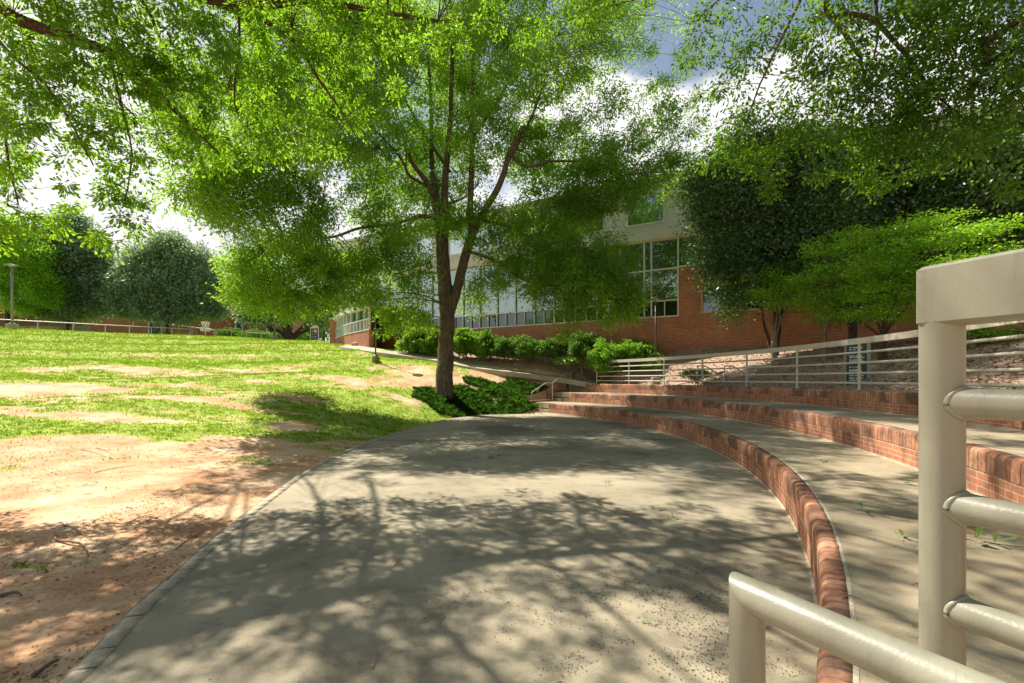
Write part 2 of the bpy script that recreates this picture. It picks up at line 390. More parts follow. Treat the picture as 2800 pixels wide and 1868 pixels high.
M['lamp_brown'] = mat_simple('lamp_bronze', (.10, .075, .065), .4, .1, 4)
M['lamp_grey'] = mat_simple('lamp_grey', (.24, .22, .23), .45, .1, 4)
M['lamp_lens'] = mat_simple('lamp_lens', (.6, .58, .5), .3, .05, 4)
M['block'] = mat_concrete('block_concrete', (.36, .32, .24), (.2, .17, .13), .4)
M['bark'] = mat_bark('oak_bark', (.115, .088, .06), (.215, .18, .13))
M['bark2'] = mat_bark('branch_bark', (.10, .065, .048), (.18, .125, .09), 10)
M['bark_m'] = mat_bark('maple_bark', (.27, .19, .12), (.42, .32, .21), 9)
M['bark_d'] = mat_bark('dark_bark', (.07, .055, .045), (.13, .10, .08), 5)
M['oak'] = mat_leaf('willow_oak_leaf', [(.05, .12, .018), (.085, .185, .024), (.15, .28, .035)], (.50, .86, .045), .48, .02)
M['oakn'] = mat_leaf('near_oak_leaf', [(.038, .105, .012), (.068, .165, .016), (.11, .24, .02)], (.42, .76, .03), .5, .02)
M['oakr'] = mat_leaf('right_oak_leaf', [(.03, .08, .012), (.05, .13, .016), (.085, .19, .022)], (.28, .52, .02), .45, .02)
M['holly'] = mat_leaf('holly_leaf', [(.028, .07, .024), (.05, .115, .033), (.095, .20, .045)], (.28, .52, .05), .34, .06, .45)
M['magnolia'] = mat_leaf('magnolia_leaf', [(.10, .18, .10), (.15, .26, .13), (.24, .37, .20)], (.42, .62, .25), .3, .09, .5)
M['maple'] = mat_leaf('maple_leaf', [(.11, .27, .016), (.19, .40, .022), (.30, .52, .035)], (.5, .9, .04), .4, .03)
M['shrub'] = mat_leaf('shrub_leaf', [(.06, .17, .015), (.12, .29, .022), (.2, .40, .03)], (.36, .66, .035), .4, .04, .5)
M['shrubd'] = mat_leaf('dark_shrub_leaf', [(.035, .095, .014), (.07, .16, .022), (.13, .26, .034)], (.24, .5, .04), .35, .04, .5)
M['lime'] = mat_leaf('lime_leaf', [(.08, .18, .02), (.13, .27, .025), (.2, .36, .04)], (.3, .5, .04), .4, .04)
M['cover'] = mat_leaf('ground_cover_blade', [(.012, .034, .010), (.026, .066, .016), (.08, .16, .04)], (.10, .26, .02), .3, .03, .5)
M['grassb'] = mat_leaf('grass_blade', [(.12, .23, .02), (.24, .37, .035), (.44, .44, .12)], (.42, .62, .03), .35, .01)
M['litter'] = mat_leaf('litter_leaf', [(.10, .055, .035), (.30, .17, .09), (.52, .36, .21)], (.2, .1, .04), .1, .0)
M['twig'] = mat_simple('twig_wood', (.16, .095, .06), .85, .3, 14)
M['root'] = mat_simple('root_wood', (.30, .17, .10), .85, .25, 14)
M['greenleaf'] = mat_leaf('fresh_fallen_leaf', [(.08, .16, .04), (.12, .24, .05), (.2, .34, .09)], (.2, .4, .05), .3, .06)
M['signgreen'] = mat_simple('sign_green', (.035, .075, .045), .4, .08, 3)
M['signwhite'] = mat_simple('sign_lettering', (.62, .64, .6), .5, .05, 3)
M['signyellow'] = mat_simple('sign_yellow', (.6, .42, .03), .5, .05, 3)
M['signblue'] = mat_simple('sign_blue', (.25, .33, .45), .5, .05, 3)
M['signbrown'] = mat_simple('sign_brown', (.075, .05, .045), .5, .08, 3)
M['galv'] = mat_simple('galvanised_chain', (.62, .62, .57), .45, .15, 20)
M['dark'] = mat_simple('dark_recess', (.02, .02, .022), .5, .1, 3)
M['stone'] = mat_simple('boulder', (.42, .24, .17), .9, .25, 3, bmp=.5, bscale=14)

# ------------------------------------------------------------------ ground shape
CX, CY = -13.3, 12.2
FACE = [17.80, 19.35, 20.80]; BASE = [0.0, .45, .90]; TOP = [.45, .90, 1.32]
AEND = [32.6, 33.9, 34.9]; ASTAIR = [36.9, 38.0, 38.8]; ANEAR = -37.0
def pol(r, a, z=0.0):
    a = math.radians(a); return (CX + r * math.cos(a), CY + r * math.sin(a), z)
PATH = np.array([(-22, 52, 5.3), (-18, 46, 5.0), (-13.2, 36, 4.15), (-8.9, 29.5, 3.34), (-4.3, 27.0, 2.65), (-1.7, 25.9, 2.15), (1.86, 25.2, 1.72), (4.4, 24.7, 1.32)])
def path_y(x): return np.interp(x, PATH[:, 0], PATH[:, 1])
LEFT_EDGE = [(1.46, 21.25), (0.3, 21.2), (-1.41, 20.6), (-2.45, 18.9), (-2.85, 17.4), (-3.43, 13.6), (-3.67, 10.7), (-3.54, 8.12), (-3.22, 6.1), (-2.98, 4.8), (-2.76, 3.9), (-2.59, 3.2), (-2.43, 2.72), (-2.33, 2.3), (-2.2, 1.2), (-2.1, -1.5), (-2.0, -4.0)]
ctrl = [(-4.2, 2.5, -.06), (-3.4, 5, -.06), (-5, 5, -.03), (-4.2, 8.5, -.06), (-5.2, 9, -.02), (-4.1, 11, -.06), (-3.9, 14, -.05), (-3.2, 17.6, -.03), (-2.2, 19.8, .02), (-1.0, 21.2, .0), (.4, 21.7, .02),
        (-10, 6, .1), (-20, 6, .35), (-12, 12, .62), (-9.7, 11.5, .45), (-7, 12, .25), (-25, 14, 1.3),
        (-16.9, 20, 1.57), (-8.3, 20, 1.2), (-5.5, 20.5, 1.0), (-4.2, 18.5, .35), (-26, 31, 3.5), (-12.5, 30, 3.1), (-7.46, 26, 2.45), (-5.5, 23.8, 1.85),
        (-2.99, 21.6, .92), (-1.2, 22.4, .72), (.5, 22.9, .65), (-1.8, 24.3, 1.7), (.9, 24.2, .95), (2.1, 24.7, 1.2),
        (-40.9, 38, 5.52), (-28.6, 44.3, 5.5), (-20, 48, 5.25), (-45, 50, 5.6), (-30, 56, 5.6), (-20, 62, 5.55), (-60, 45, 5.6), (-62, 30, 4.6), (-45, 22, 2.6), (-45, 8, .8), (-60, 5, .9), (-33, 64, 5.6), (-62, 66, 5.6),
        (-34, 41, 5.45), (-24, 46, 5.35),
        (-10.76, 34.96, 3.75), (-7.4, 33.1, 3.66), (0, 28.8, 3.3), (8.38, 24, 3.0), (12.4, 21.8, 3.05), (16.4, 19.4, 3.0), (-13.9, 37.6, 4.3), (-11.3, 33.3, 3.9), (-14.5, 40, 4.55),
        (-1.48, 27.5, 2.75), (3, 26.2, 2.35), (5.2, 23.8, 2.0), (20, 30, 3.4), (0, 45, 4), (20, 50, 4), (-10, 60, 5.2), (35, 66, 4), (38, 20, 3.2), (38, 0, 2.2),
        (-4, -6, -.05), (8, -6, .4), (14, -3, 1.4), (20, 6, 2.9), (-25, -12, 0), (10, -18, .2), (38, -18, 1.5), (-62, -18, .5)]
for a in (34, 26, 15, 5, -5, -15, -25, -34):
    ctrl.append((*pol(21.75, a)[:2], 1.24)); ctrl.append((*pol(23.1, a)[:2], 1.95 if a < 28 else 1.6))
    if a < 10: ctrl.append((*pol(26.5, a)[:2], 2.75))
for p in PATH[1:]: ctrl.append((p[0], p[1] - .1, p[2]))
C_ = np.array(ctrl, float)
def _phi(d2): return .5 * d2 * np.log(d2 + 1e-9)
def _tps(C):
    n = len(C); D = ((C[:, None, :2] - C[None, :, :2]) ** 2).sum(-1)
    K = _phi(D) + np.eye(n) * .25; P = np.c_[np.ones(n), C[:, :2]]
    A = np.block([[K, P], [P.T, np.zeros((3, 3))]]); return np.linalg.solve(A, np.r_[C[:, 2], 0, 0, 0])
_w = _tps(C_)
def ground(x, y):
    x = np.atleast_1d(np.asarray(x, float)); y = np.atleast_1d(np.asarray(y, float)); shp = x.shape
    qx = np.clip(x.ravel(), -62, 38); qy = np.clip(y.ravel(), -18, 66); z = np.empty(len(qx))
    for i in range(0, len(qx), 40000):
        a = qx[i:i + 40000]; b = qy[i:i + 40000]
        D = (a[:, None] - C_[None, :, 0]) ** 2 + (b[:, None] - C_[None, :, 1]) ** 2
        z[i:i + 40000] = _phi(D) @ _w[:-3] + _w[-3] + _w[-2] * a + _w[-1] * b
    z = z.reshape(shp)
    # contour-following terrace steps in the lawn, and small bumps
    lawn = (1 / (1 + np.exp(-(y - 13) * .8))) * (1 / (1 + np.exp((x + 6) * 1.2)))
    z = z + lawn * .075 * np.sin(z * 2 * math.pi / .78 + 3.5 * vnoise(x * .12, y * .12))
    z = z + .03 * (fbm(x * .9, y * .9, 3) - .5) + .018 * (fbm(x * 4, y * 4, 3) - .5)
    # keep soil just under the stage rim
    return z
def g1(x, y): return float(ground(x, y)[0])
def ray(px, py):
    """where the sight line of a photograph pixel meets the ground (used to measure places off the photograph)"""
    Y = np.linspace(1.5, 60, 1200); X = (px - 1400) / F * Y; Z = EYE - (py - HOR) / F * Y
    d = Z - ground(X, Y); k = np.argmax(d < 0) if (d < 0).any() else 900
    return X[k], Y[k]

_le = np.array(LEFT_EDGE)
def _bez(P, n=12):
    out = []
    for i in range(len(P) - 1):
        p0 = P[max(i - 1, 0)]; p1 = P[i]; p2 = P[i + 1]; p3 = P[min(i + 2, len(P) - 1)]
        for k in range(n):
            t = k / n; out.append(.5 * ((2 * p1) + (-p0 + p2) * t + (2 * p0 - 5 * p1 + 4 * p2 - p3) * t * t + (-p0 + 3 * p1 - 3 * p2 + p3) * t ** 3))
    out.append(P[-1]); return np.array(out)
LE = _bez(_le, 14)
arc = np.array([pol(FACE[0] + .06, a)[:2] for a in np.linspace(ANEAR, ASTAIR[0], 120)])
STAGE = np.r_[LE, np.array([(1.2, -4.0)]), arc]
def in_poly(x, y, P):
    ins = np.zeros(x.shape, bool); j = len(P) - 1
    for i in range(len(P)):
        xi, yi = P[i]; xj, yj = P[j]
        c = ((yi > y) != (yj > y)) & (x < (xj - xi) * (y - yi) / (yj - yi + 1e-12) + xi); ins ^= c; j = i
    return ins

# grass cover: photograph-measured patches (px, py, rx m, ry m, strength)
patches = []
for px, py, rx, ry, s in [
    (120, 1128, 3.2, .5, -1.3), (250, 1068, 4.5, .7, -1.1), (60, 1082, 4, .8, -.8), (180, 1022, 7, .7, -.7), (450, 1018, 5, .6, -.6), (700, 1016, 3.2, .6, -.9), (800, 1030, 2, .5, -.4),
    (560, 1135, 1.6, .35, -.7), (700, 1115, 1.9, .35, -.9), (850, 1092, 1.7, .4, -1.0), (930, 1062, 1.6, .5, -1.2), (650, 1073, 1.6, .4, -.8), (980, 1050, 1.5, .5, -.8),
    (100, 1170, 3.2, .7, .8), (330, 1160, 2.4, .5, .7), (560, 1180, 1.5, .7, 1.2), (450, 1190, .6, .5, .5),
    (1090, 1015, 1.6, 1.1, -1.1), (1150, 1035, 1.3, 1.2, -1.2), (1030, 1005, .9, .5, -.5), (1250, 1030, 1.6, 1, -1.1), (1330, 1040, 1.3, .8, -.9),
    (100, 960, 9, 1.2, -.25), (500, 975, 9, 1.0, -.3), (300, 930, 8, .8, .3), (750, 960, 3, .8, -.35),
    (700, 1262, .9, .4, .65), (740, 1250, .35, .3, .5), (360, 1275, .9, .35, .45), (100, 1290, .9, .3, .3), (370, 1325, .25, .18, .5), (250, 1290, 1.2, .4, .25), (160, 1260, 1.6, .4, .25),
    (860, 1130, 1.0, .9, .7), (1000, 1120, 1.3, 1.6, 1.0), (900, 1210, .6, 1.0, 1.0), (1000, 1180, .6, .8, 1.0), (960, 1150, .8, 1, 1.0), (830, 1180, .6, .5, -.6), (50, 1340, .5, .2, .3)]:
    x, y = ray(px, py); patches.append((x, y, rx, ry, s))
def fields(x, y):
    R = np.hypot(x - CX, y - CY)
    above = y > path_y(x) + .35
    mul = np.where(x < 4.4, above & (x > -18), R > 21.2) | ((R > 21.2) & (x > 4.0))
    mul = mul & (y > -8)
    # lawn line: grass beyond, bare soil near
    line = np.interp(x, [-20, -11, -9, -7, -5.3, -4.3, -3.4, -2.5], [8.3, 9.2, 10.6, 11.6, 12.4, 11.8, 10.8, 10])
    g = np.clip((y - line) / 3.2, -1, 1) * .5 + .40
    g = g + 1.1 * (fbm(x * .55, y * 1.2, 4) - .5) + .9 * (fbm(x * 2.2, y * 3.5, 4) - .5)
    zz = ground(x, y); g = g - np.where(y > 16, .15, 0) * np.sin(zz * 2 * math.pi / .78 + 3.5 * vnoise(x * .12, y * .12) + 1.2)
    g = g + np.where(y > 24, .12, 0)
    wx = 3.2 * (fbm(x * .5 + 3, y * .5 + 8, 4) - .5); wy = 1.6 * (fbm(x * .5 + 31, y * .8 + 4, 4) - .5); amp = .2 + 1.0 * fbm(x * 1.3 + 7, y * 1.8 + 2, 4)
    for px_, py_, rx, ry, s in patches:
        e = np.exp(-(((x + wx - px_) / rx) ** 2 + ((y + wy - py_) / ry) ** 2)); g = g + s * e * amp
    g = g - np.clip(fbm(x * .35 + 40, y * .9, 5) - .5, 0, 1) * 1.6 * (y > 10)
    g = np.clip(g, 0, 1)
    g = np.where((x > -2.2) & (y > 20.5), g * .35, g)
    g = np.where(mul, 0, g)
    return g, mul.astype(float)

def axis(lo, hi, step, far_lo, far_hi):
    a = [lo]; s = step
    while a[0] > far_lo: s *= 1.22; a.insert(0, a[0] - s)
    b = list(np.arange(lo, hi, step)); c = [hi]; s = step
    while c[-1] < far_hi: s *= 1.22; c.append(c[-1] + s)
    return np.array(a[:-1] + b + c)
gx = axis(-17, 17, .11, -900, 900); gy = axis(0, 34, .11, -400, 1500)
GX, GY = np.meshgrid(gx, gy, indexing='ij'); GZ = ground(GX, GY)
R_ = np.hypot(GX - CX, GY - CY); A_ = np.degrees(np.arctan2(GY - CY, GX - CX))
inst = in_poly(GX, GY, STAGE)
seat = (R_ > FACE[0] - .3) & (R_ < 21.55) & (A_ > ANEAR - .4) & (A_ < 38.9)
low_ = inst | seat
GZ = np.where(seat, np.minimum(GZ, -.12), GZ)
GZ = np.where(inst & ~seat, -.05, GZ)
# soil beside the stage meets it just below its rim
near_rim = (~low_) & (GX < 1.5)
dmin = np.full(GX.shape, 9.0); sub = (GX > -8) & (GX < 2.5) & (GY > -5) & (GY < 24)
pts = np.c_[GX[sub], GY[sub]]; dd = np.full(len(pts), 9.0)
for q in LE[::2]: dd = np.minimum(dd, np.hypot(pts[:, 0] - q[0], pts[:, 1] - q[1]))
dmin[sub] = dd
k = np.clip(1 - dmin / .7, 0, 1); GZ = np.where(~low_, GZ * (1 - k) + np.minimum(GZ, -.045) * k, GZ)
nx, ny = GX.shape
idx = np.arange(nx * ny).reshape(nx, ny)
Q = np.stack([idx[:-1, :-1], idx[1:, :-1], idx[1:, 1:], idx[:-1, 1:]], -1).reshape(-1, 4)
deep = low_.copy(); deep[1:-1, 1:-1] = low_[1:-1, 1:-1] & low_[:-2, 1:-1] & low_[2:, 1:-1] & low_[1:-1, :-2] & low_[1:-1, 2:]
lowq = deep.ravel()[Q].all(1); Q = Q[~lowq]
gg, mm = fields(GX, GY)
gr = make_mesh('ground', np.c_[GX.ravel(), GY.ravel(), GZ.ravel()], Q, M['ground'], smooth=True, attrs={'grass': gg.ravel(), 'mulch': mm.ravel()})
tag(gr, 'sloping lawn of green grass and bare red clay', kind='structure')

# ------------------------------------------------------------------ stage, terraces, seat walls
def prism(P, z0, z1):
    n = len(P); return [(x, y, z0) for x, y in P] + [(x, y, z1) for x, y in P], [tuple(range(n, 2 * n))] + [(i, (i + 1) % n, n + (i + 1) % n, n + i) for i in range(n)]
b = MB(); b.add(*prism(STAGE[::1], -.35, 0.0)); o = b.build('stage', M['stage']); tag(o, 'curved concrete stage floor', kind='structure')
import bmesh
bm = bmesh.new(); bm.from_mesh(o.data); bmesh.ops.triangulate(bm, faces=[f for f in bm.faces if len(f.verts) > 4]); bmesh.ops.recalc_face_normals(bm, faces=bm.faces); bm.to_mesh(o.data); bm.free()

def resample(P, step):
    d = np.r_[0, np.cumsum(np.hypot(*np.diff(P[:, :2], axis=0).T))]; n = int(d[-1] / step); s = np.linspace(0, d[-1], n * 1 + 1)
    return np.c_[[np.interp(s, d, P[:, i]) for i in range(P.shape[1])]].T
def brick_course(path, blen, joint, prof, name, mat, parent, seed=1, flip=False, sink=.006):
    """bricks laid side by side along a path; prof = [(offset, z)], every brick and every joint is modelled."""
    r = np.random.default_rng(seed)
    d = np.r_[0, np.cumsum(np.hypot(*np.diff(path[:, :2], axis=0).T))]; Lt = d[-1]; nb = int(Lt / blen)
    stations = []
    for i in range(nb):
        s0 = i * blen + joint / 2; s1 = (i + 1) * blen - joint / 2
        w = r.random(); jz = (r.random() - .5) * .006; jo = (r.random() - .5) * .006
        stations += [(s0 - .0005, 1, w, 0, 0), (s0 + .004, 0, w, jz, jo), (s1 - .004, 0, w, jz, jo), (s1 + .0005, 1, w, 0, 0)]
    st = np.array(stations)
    px = np.interp(st[:, 0], d, path[:, 0]); py = np.interp(st[:, 0], d, path[:, 1])
    tx = np.interp(st[:, 0] + .02, d, path[:, 0]) - np.interp(st[:, 0] - .02, d, path[:, 0]); ty = np.interp(st[:, 0] + .02, d, path[:, 1]) - np.interp(st[:, 0] - .02, d, path[:, 1])
    ln = np.hypot(tx, ty); nxv, nyv = -ty / ln, tx / ln
    if flip: nxv, nyv = -nxv, -nyv
    V = []; rn = []; mo = []
    cpo = np.mean([p[0] for p in prof]); cpz = np.mean([p[1] for p in prof])
    for (o_, z_) in prof:
        dv = np.array([cpo - o_, cpz - z_]); dv /= max(1e-6, np.hypot(*dv))
        oo = o_ + st[:, 4] + st[:, 1] * dv[0] * sink; zz = z_ + st[:, 3] + st[:, 1] * dv[1] * sink
        V.append(np.c_[px + nxv * oo, py + nyv * oo, zz]); rn.append(st[:, 2]); mo.append(st[:, 1])
    V = np.stack(V, 1).reshape(-1, 3); rn = np.stack(rn, 1).ravel(); mo = np.stack(mo, 1).ravel()
    m = len(prof); n = len(st); fs = []
    i = np.arange(n - 1)[:, None]; j = np.arange(m - 1)[None, :]
    a = (i * m + j).ravel(); Fq = np.c_[a, a + 1, a + m + 1, a + m]
    if not flip: Fq = Fq[:, ::-1]
    return make_mesh(name, V, Fq, mat, parent, smooth=False, attrs={'rnd': rn, 'mortar': mo})

tier_label = ['lowest curved red brick seat wall, rising straight from the stage floor', 'middle curved red brick seat wall, between two concrete terraces', 'topmost curved red brick seat wall, below the beige guard rail']
for k in range(3):
    r = FACE[k]; T = TOP[k]; B0 = BASE[k]
    root = empty('brick_seat_wall', pol(r, 0, B0), tier_label[k], 'seat wall', 'curved brick seat walls of the amphitheatre')
    w = MB(); w.sector(r + .006, r + .11, ANEAR, AEND[k], B0 - .15, T - .2, (CX, CY)); w.build('wall_face', M['tierbrick'], root, uv=True, centre=(CX, CY, r))
    A = np.linspace(ANEAR, AEND[k], 400); path = np.array([pol(r, a)[:2] for a in A])
    rad = .055; prof = [(0.0, T - .205), (0.0, T - .13), (0.0, T - rad)] + [(rad - rad * math.cos(q), T - rad + rad * math.sin(q)) for q in np.radians([18, 36, 54, 72, 90])] + [(.085, T + .001), (.12, T), (.12, T - .2)]
    brick_course(path, .082, .009, prof, 'coping', M['coping'], root, seed=k + 5, flip=True)
    e = MB()
    pe = [(r, T - .2), (r, T - rad), (r + .016, T - .016), (r + rad, T), (r + .12, T), (r + .12, T - .2)]
    vs = [pol(q, AEND[k], z) for q, z in pe] + [pol(q, AEND[k] + .02, z) for q, z in pe]
    e.add(vs, [tuple(range(6, 12)), tuple(range(5, -1, -1))] + [(i, (i + 1) % 6, 6 + (i + 1) % 6, 6 + i) for i in range(6)]); e.build('end_cap', M['tierbrick'], root, uv=True)
    w = MB(); w.sector(r + .118, r + .137, ANEAR, AEND[k], T - .2, T + .002, (CX, CY)); w.build('mortar_seam', M['mortar'], root)
    w = MB(); w.sector(r - .014, r + .02, ANEAR, AEND[k], B0 - .1, B0 + .012, (CX, CY)); w.build('base_joint', M['mortar'], root)
    nxt = FACE[k + 1] + .03 if k < 2 else 21.75
    w = MB(); w.sector(r + .1365, nxt, ANEAR, ASTAIR[k] if k < 2 else AEND[k] + 6.5, T - .25 if k < 2 else T - .3, T, (CX, CY)); o = w.build('terrace', M['terrace'])
    tag(o, ['lower concrete terrace behind the first brick seat wall', 'upper concrete terrace behind the second brick seat wall', 'concrete walk on top of the seating'][k], kind='structure')

# stage rim of flush light bricks
root = empty('brick_edging', (-3.6, 10.7, 0), 'pale brick edging along the left rim of the concrete stage', 'edging')
rp = resample(LE[: -20], .02)
prof = [(-.012, -.14), (-.012, -.04), (-.004, -.015), (.02, .002), (.06, .007), (.13, .005), (.13, -.03)]
brick_course(rp[:, :2], .20, .010, prof, 'bricks', M['edging'], root, seed=3, flip=False)

# stairs at the far end: three flights of three steps, brick cheeks
root = empty('staircase', pol(17.8, 35, 0), 'concrete steps between red brick cheeks at far end of the seating', 'stairs')
for k in range(3):
    h = (TOP[k] - BASE[k]) / 3
    for j in range(3):
        w = MB(); a0, a1 = AEND[k] + .03, ASTAIR[k]
        w.sector(FACE[k] + .30 * j, FACE[k] + .30 * (j + 1) + (.004 if j < 2 else .6), a0, a1, BASE[k] - .1, BASE[k] + h * (j + 1) - (.004 if j == 2 else 0), (CX, CY), n=4)
        w.build('step', M['terrace'], root)
    w = MB(); w.sector(FACE[k] - .02, FACE[k] + 1.25, ASTAIR[k] + .01, ASTAIR[k] + .75, BASE[k] - .3, TOP[k] + .035, (CX, CY), n=3)
    w.build('cheek_wall', M['tierbrick'], root, uv=True, centre=(CX, CY, 18.0))
    w = MB(); w.sector(FACE[k] - .035, FACE[k] + 1.27, ASTAIR[k] + .0, ASTAIR[k] + .78, TOP[k] + .035, TOP[k] + .075, (CX, CY), n=3)
    w.build('cheek_cap', M['tierbrick'], root, uv=True, centre=(CX, CY, 18.0))

# stair hand rail (far)
root = empty('stair_handrail', pol(17.8, 36.6, 0), 'beige pipe handrail stepping up beside the far steps', 'handrail')
hr = 36.45
line = [(17.72, .0 + .92), (18.72, 1.37), (19.22, 1.37), (20.2, 1.82), (20.7, 1.82), (21.55, 2.24), (21.75, 2.16)]
aa = [36.5, 36.9, 37.1, 37.6, 37.8, 38.2, 38.3]
w = MB(); w.tube([pol(r_, a_, z_) for (r_, z_), a_ in zip(line, aa)], .024, 10); w.build('rail', M['paint_far'], root, smooth=True, sharp=40)
for (r_, z_, a_, zb) in ((17.72, .92, 36.5, 0), (19.22, 1.37, 37.1, .45), (20.7, 1.82, 37.8, .9), (21.75, 2.16, 38.3, 1.3)):
    w = MB(); w.tube([pol(r_, a_, zb - .02), pol(r_, a_, z_)], .024, 10); w.build('post', M['paint_far'], root, smooth=True, sharp=40)

# curved guard rail on the top tier
RG = 21.12; ZT = TOP[2] + 1.16
root = empty('guard_rail', pol(RG, 0, TOP[2]), 'long curved beige guard rail with flat top board, on the topmost seat wall', 'guard rail')
a_hi = 33.75; a_lo = -33.0
def ang_of_px(px, R):
    u = (px - 1400) / F; A = u * u + 1; Bq = 2 * (u * -CX - CY); Cq = CX * CX + CY * CY - R * R
    Y = (-Bq + math.sqrt(Bq * Bq - 4 * A * Cq)) / (2 * A); return math.degrees(math.atan2(Y - CY, u * Y - CX))
w = MB(); w.sector(RG - .028, RG + .028, a_lo, a_hi, ZT - .13, ZT, (CX, CY), n=140); w.build('top_board', M['paint_far'], root, smooth=True, sharp=35)
for dz in (.32, .552, .782, 1.005):
    w = MB(); w.tube([pol(RG, a, ZT - dz) for a in np.linspace(a_lo, a_hi, 110)], .027, 10); w.build('pipe', M['paint_far'], root, smooth=True, sharp=50)
angs = [ang_of_px(q, RG) for q in (1632, 1720, 1816, 1921, 2042, 2180, 2350)]
stepa = abs(angs[-1] - angs[-2]); a = angs[-1]
while a - 6.0 > a_lo: a -= 6.2; angs.append(a)
for a in angs:
    w = MB(); w.tube([pol(RG, a, TOP[2] - .02), pol(RG, a, ZT - .12)], .031, 12); w.build('post', M['paint_far'], root, smooth=True, sharp=50)
    w = MB(); w.lathe(pol(RG, a, TOP[2]), [(.0, .014), (.055, .014), (.06, .01), (.06, -.01)], 14); w.build('foot_plate', M['paint_far'], root)

# small stair rails behind the guard rail
for (px, Yp, lab) in ((1908, 18.3, 'grey sloping stair handrail behind the guard rail, nearest the lamp post'), (1981, 17.6, 'grey sloping stair handrail behind the guard rail, in the middle of three'), (2051, 16.9, 'grey sloping stair handrail behind the guard rail, nearest the maple trunk')):
    x = (px - 1400) / F * Yp; zt = EYE - (1001 - HOR) / F * Yp
    root = empty('stair_handrail', (x, Yp, 1.3), lab, 'handrail', 'small grey stair handrails behind the guard rail')
    zt = max(zt, 1.95); dx = .25
    p0 = (x, Yp, zt); p1 = (x + .28, Yp - .03, zt); p2 = (x + 1.35, Yp - .2, zt - .72); p3 = (x + 1.75, Yp - .26, zt - .98)
    w = MB(); w.tube([p0, p1, p2, p3], .022, 8); w.build('rail', M['paint_grey'], root, smooth=True, sharp=40)
    w = MB(); w.tube([(x, Yp, 1.1), (x, Yp, zt + .02)], .022, 8); w.build('post', M['paint_grey'], root, smooth=True)
    w = MB(); w.tube([(x + 1.2, Yp - .18, .9), (x + 1.2, Yp - .18, zt - .62)], .022, 8); w.build('post', M['paint_grey'], root, smooth=True)

# near guard rail: post, top board and pipes at the camera's right
root = empty('guard_rail', (.895, .99, .45), 'close-up beige railing end with thick round post and flat top board', 'guard rail')
PN = Vector((.895, .99, 0)); D = Vector((.39, -1, 0)).normalized()
w = MB(); w.tube([(PN.x, PN.y, .43), (PN.x, PN.y, 1.0), (PN.x, PN.y, EYE + .12)], .0370, 48); w.build('post', M['paint'], root, smooth=True, sharp=50)
Pe = PN + D * 1.6
w = MB(); w.tube([(Pe.x, Pe.y, .43), (Pe.x, Pe.y, EYE + .12)], .0370, 32); w.build('post', M['paint'], root, smooth=True, sharp=50)
ln = 1.9; c = PN + D * (ln / 2 - .030)
w = MB(); w.box((c.x, c.y, EYE + .172), (ln, .074, .124), math.atan2(D.y, D.x), .007)
w.build('top_board', M['paint'], root, smooth=True, sharp=40)
for dz in (-.049, -.26, -.47, -.68):
    w = MB(); z = EYE + dz
    # weld flare then straight pipe, flare again
    ss = [.028, .036, .044, .053, .066, .085, .3, .8, 1.515, 1.535, 1.548, 1.556, 1.57]; rr = [.0325, .032, .0315, .031, .0305, .0296, .0295, .0295, .0296, .031, .033, .036, .037]
    w.tube([(PN.x + D.x * s_, PN.y + D.y * s_, z) for s_ in ss], rr, 40, cap=False); w.build('pipe', M['paint'], root, smooth=True)
    w = MB(); rj = random.Random(int(-dz * 1000)); U_ = Vector((-D.y, D.x, 0)); ring = []
    for q in np.linspace(0, 2 * math.pi, 41):
        sx, sz = .0300 * math.cos(q), .0300 * math.sin(q); dep = math.sqrt(max(.0370 ** 2 - sx * sx, 1e-6)) + .0015
        ring.append((PN.x + U_.x * sx + D.x * dep, PN.y + U_.y * sx + D.y * dep, z + sz))
    w.tube(ring, [.0052 + .0013 * rj.random() for _ in ring], 8); w.build('weld_bead', M['paint'], root, smooth=True)

root = empty('handrail', (.42, .85, .2), 'close-up beige pipe handrail with a mitred corner, lower right foreground', 'handrail')
z = EYE - .385; D2 = Vector((.458, -.889, 0)).normalized()
w = MB()
ptsH = [(.42, .85, .1), (.42, .85, z - .05), (.42, .85, z - .004), (.42 + D2.x * .004, .85 + D2.y * .004, z), (.42 + D2.x * .06, .85 + D2.y * .06, z), (.42 + D2.x * 1.3, .85 + D2.y * 1.3, z)]
w.tube([(.42, .85, .1), (.42, .85, z - .06)], .0295, 40, cap=False)
# mitre: an elliptical ring on the 45 degree plane
n = 40; vs = []
for zc in (z - .06,):
    vs += [(.42 + .0295 * math.cos(q), .85 + .0295 * math.sin(q), zc) for q in np.linspace(0, 2 * math.pi, n, endpoint=False)]
for q in np.linspace(0, 2 * math.pi, n, endpoint=False):
    ox, oy = .0295 * math.cos(q), .0295 * math.sin(q); along = ox * D2.x + oy * D2.y
    vs.append((.42 + ox, .85 + oy, z - along))
w.add(vs, [(i, (i + 1) % n, n + (i + 1) % n, n + i) for i in range(n)])
w.build('post', M['paint'], root, smooth=True)
w = MB(); vs = []
side = Vector((-D2.y, D2.x, 0))
for dist in (None, .08, .5, 1.3):
    for q in np.linspace(0, 2 * math.pi, n, endpoint=False):
        s_, u_ = .0295 * math.cos(q), .0295 * math.sin(q)
        dd_ = -u_ if dist is None else dist
        vs.append((.42 + D2.x * dd_ + side.x * s_, .85 + D2.y * dd_ + side.y * s_, z + u_))
w.add(vs, [(k * n + i, k * n + (i + 1) % n, (k + 1) * n + (i + 1) % n, (k + 1) * n + i) for k in range(3) for i in range(n)])
w.build('rail', M['paint'], root, smooth=True)

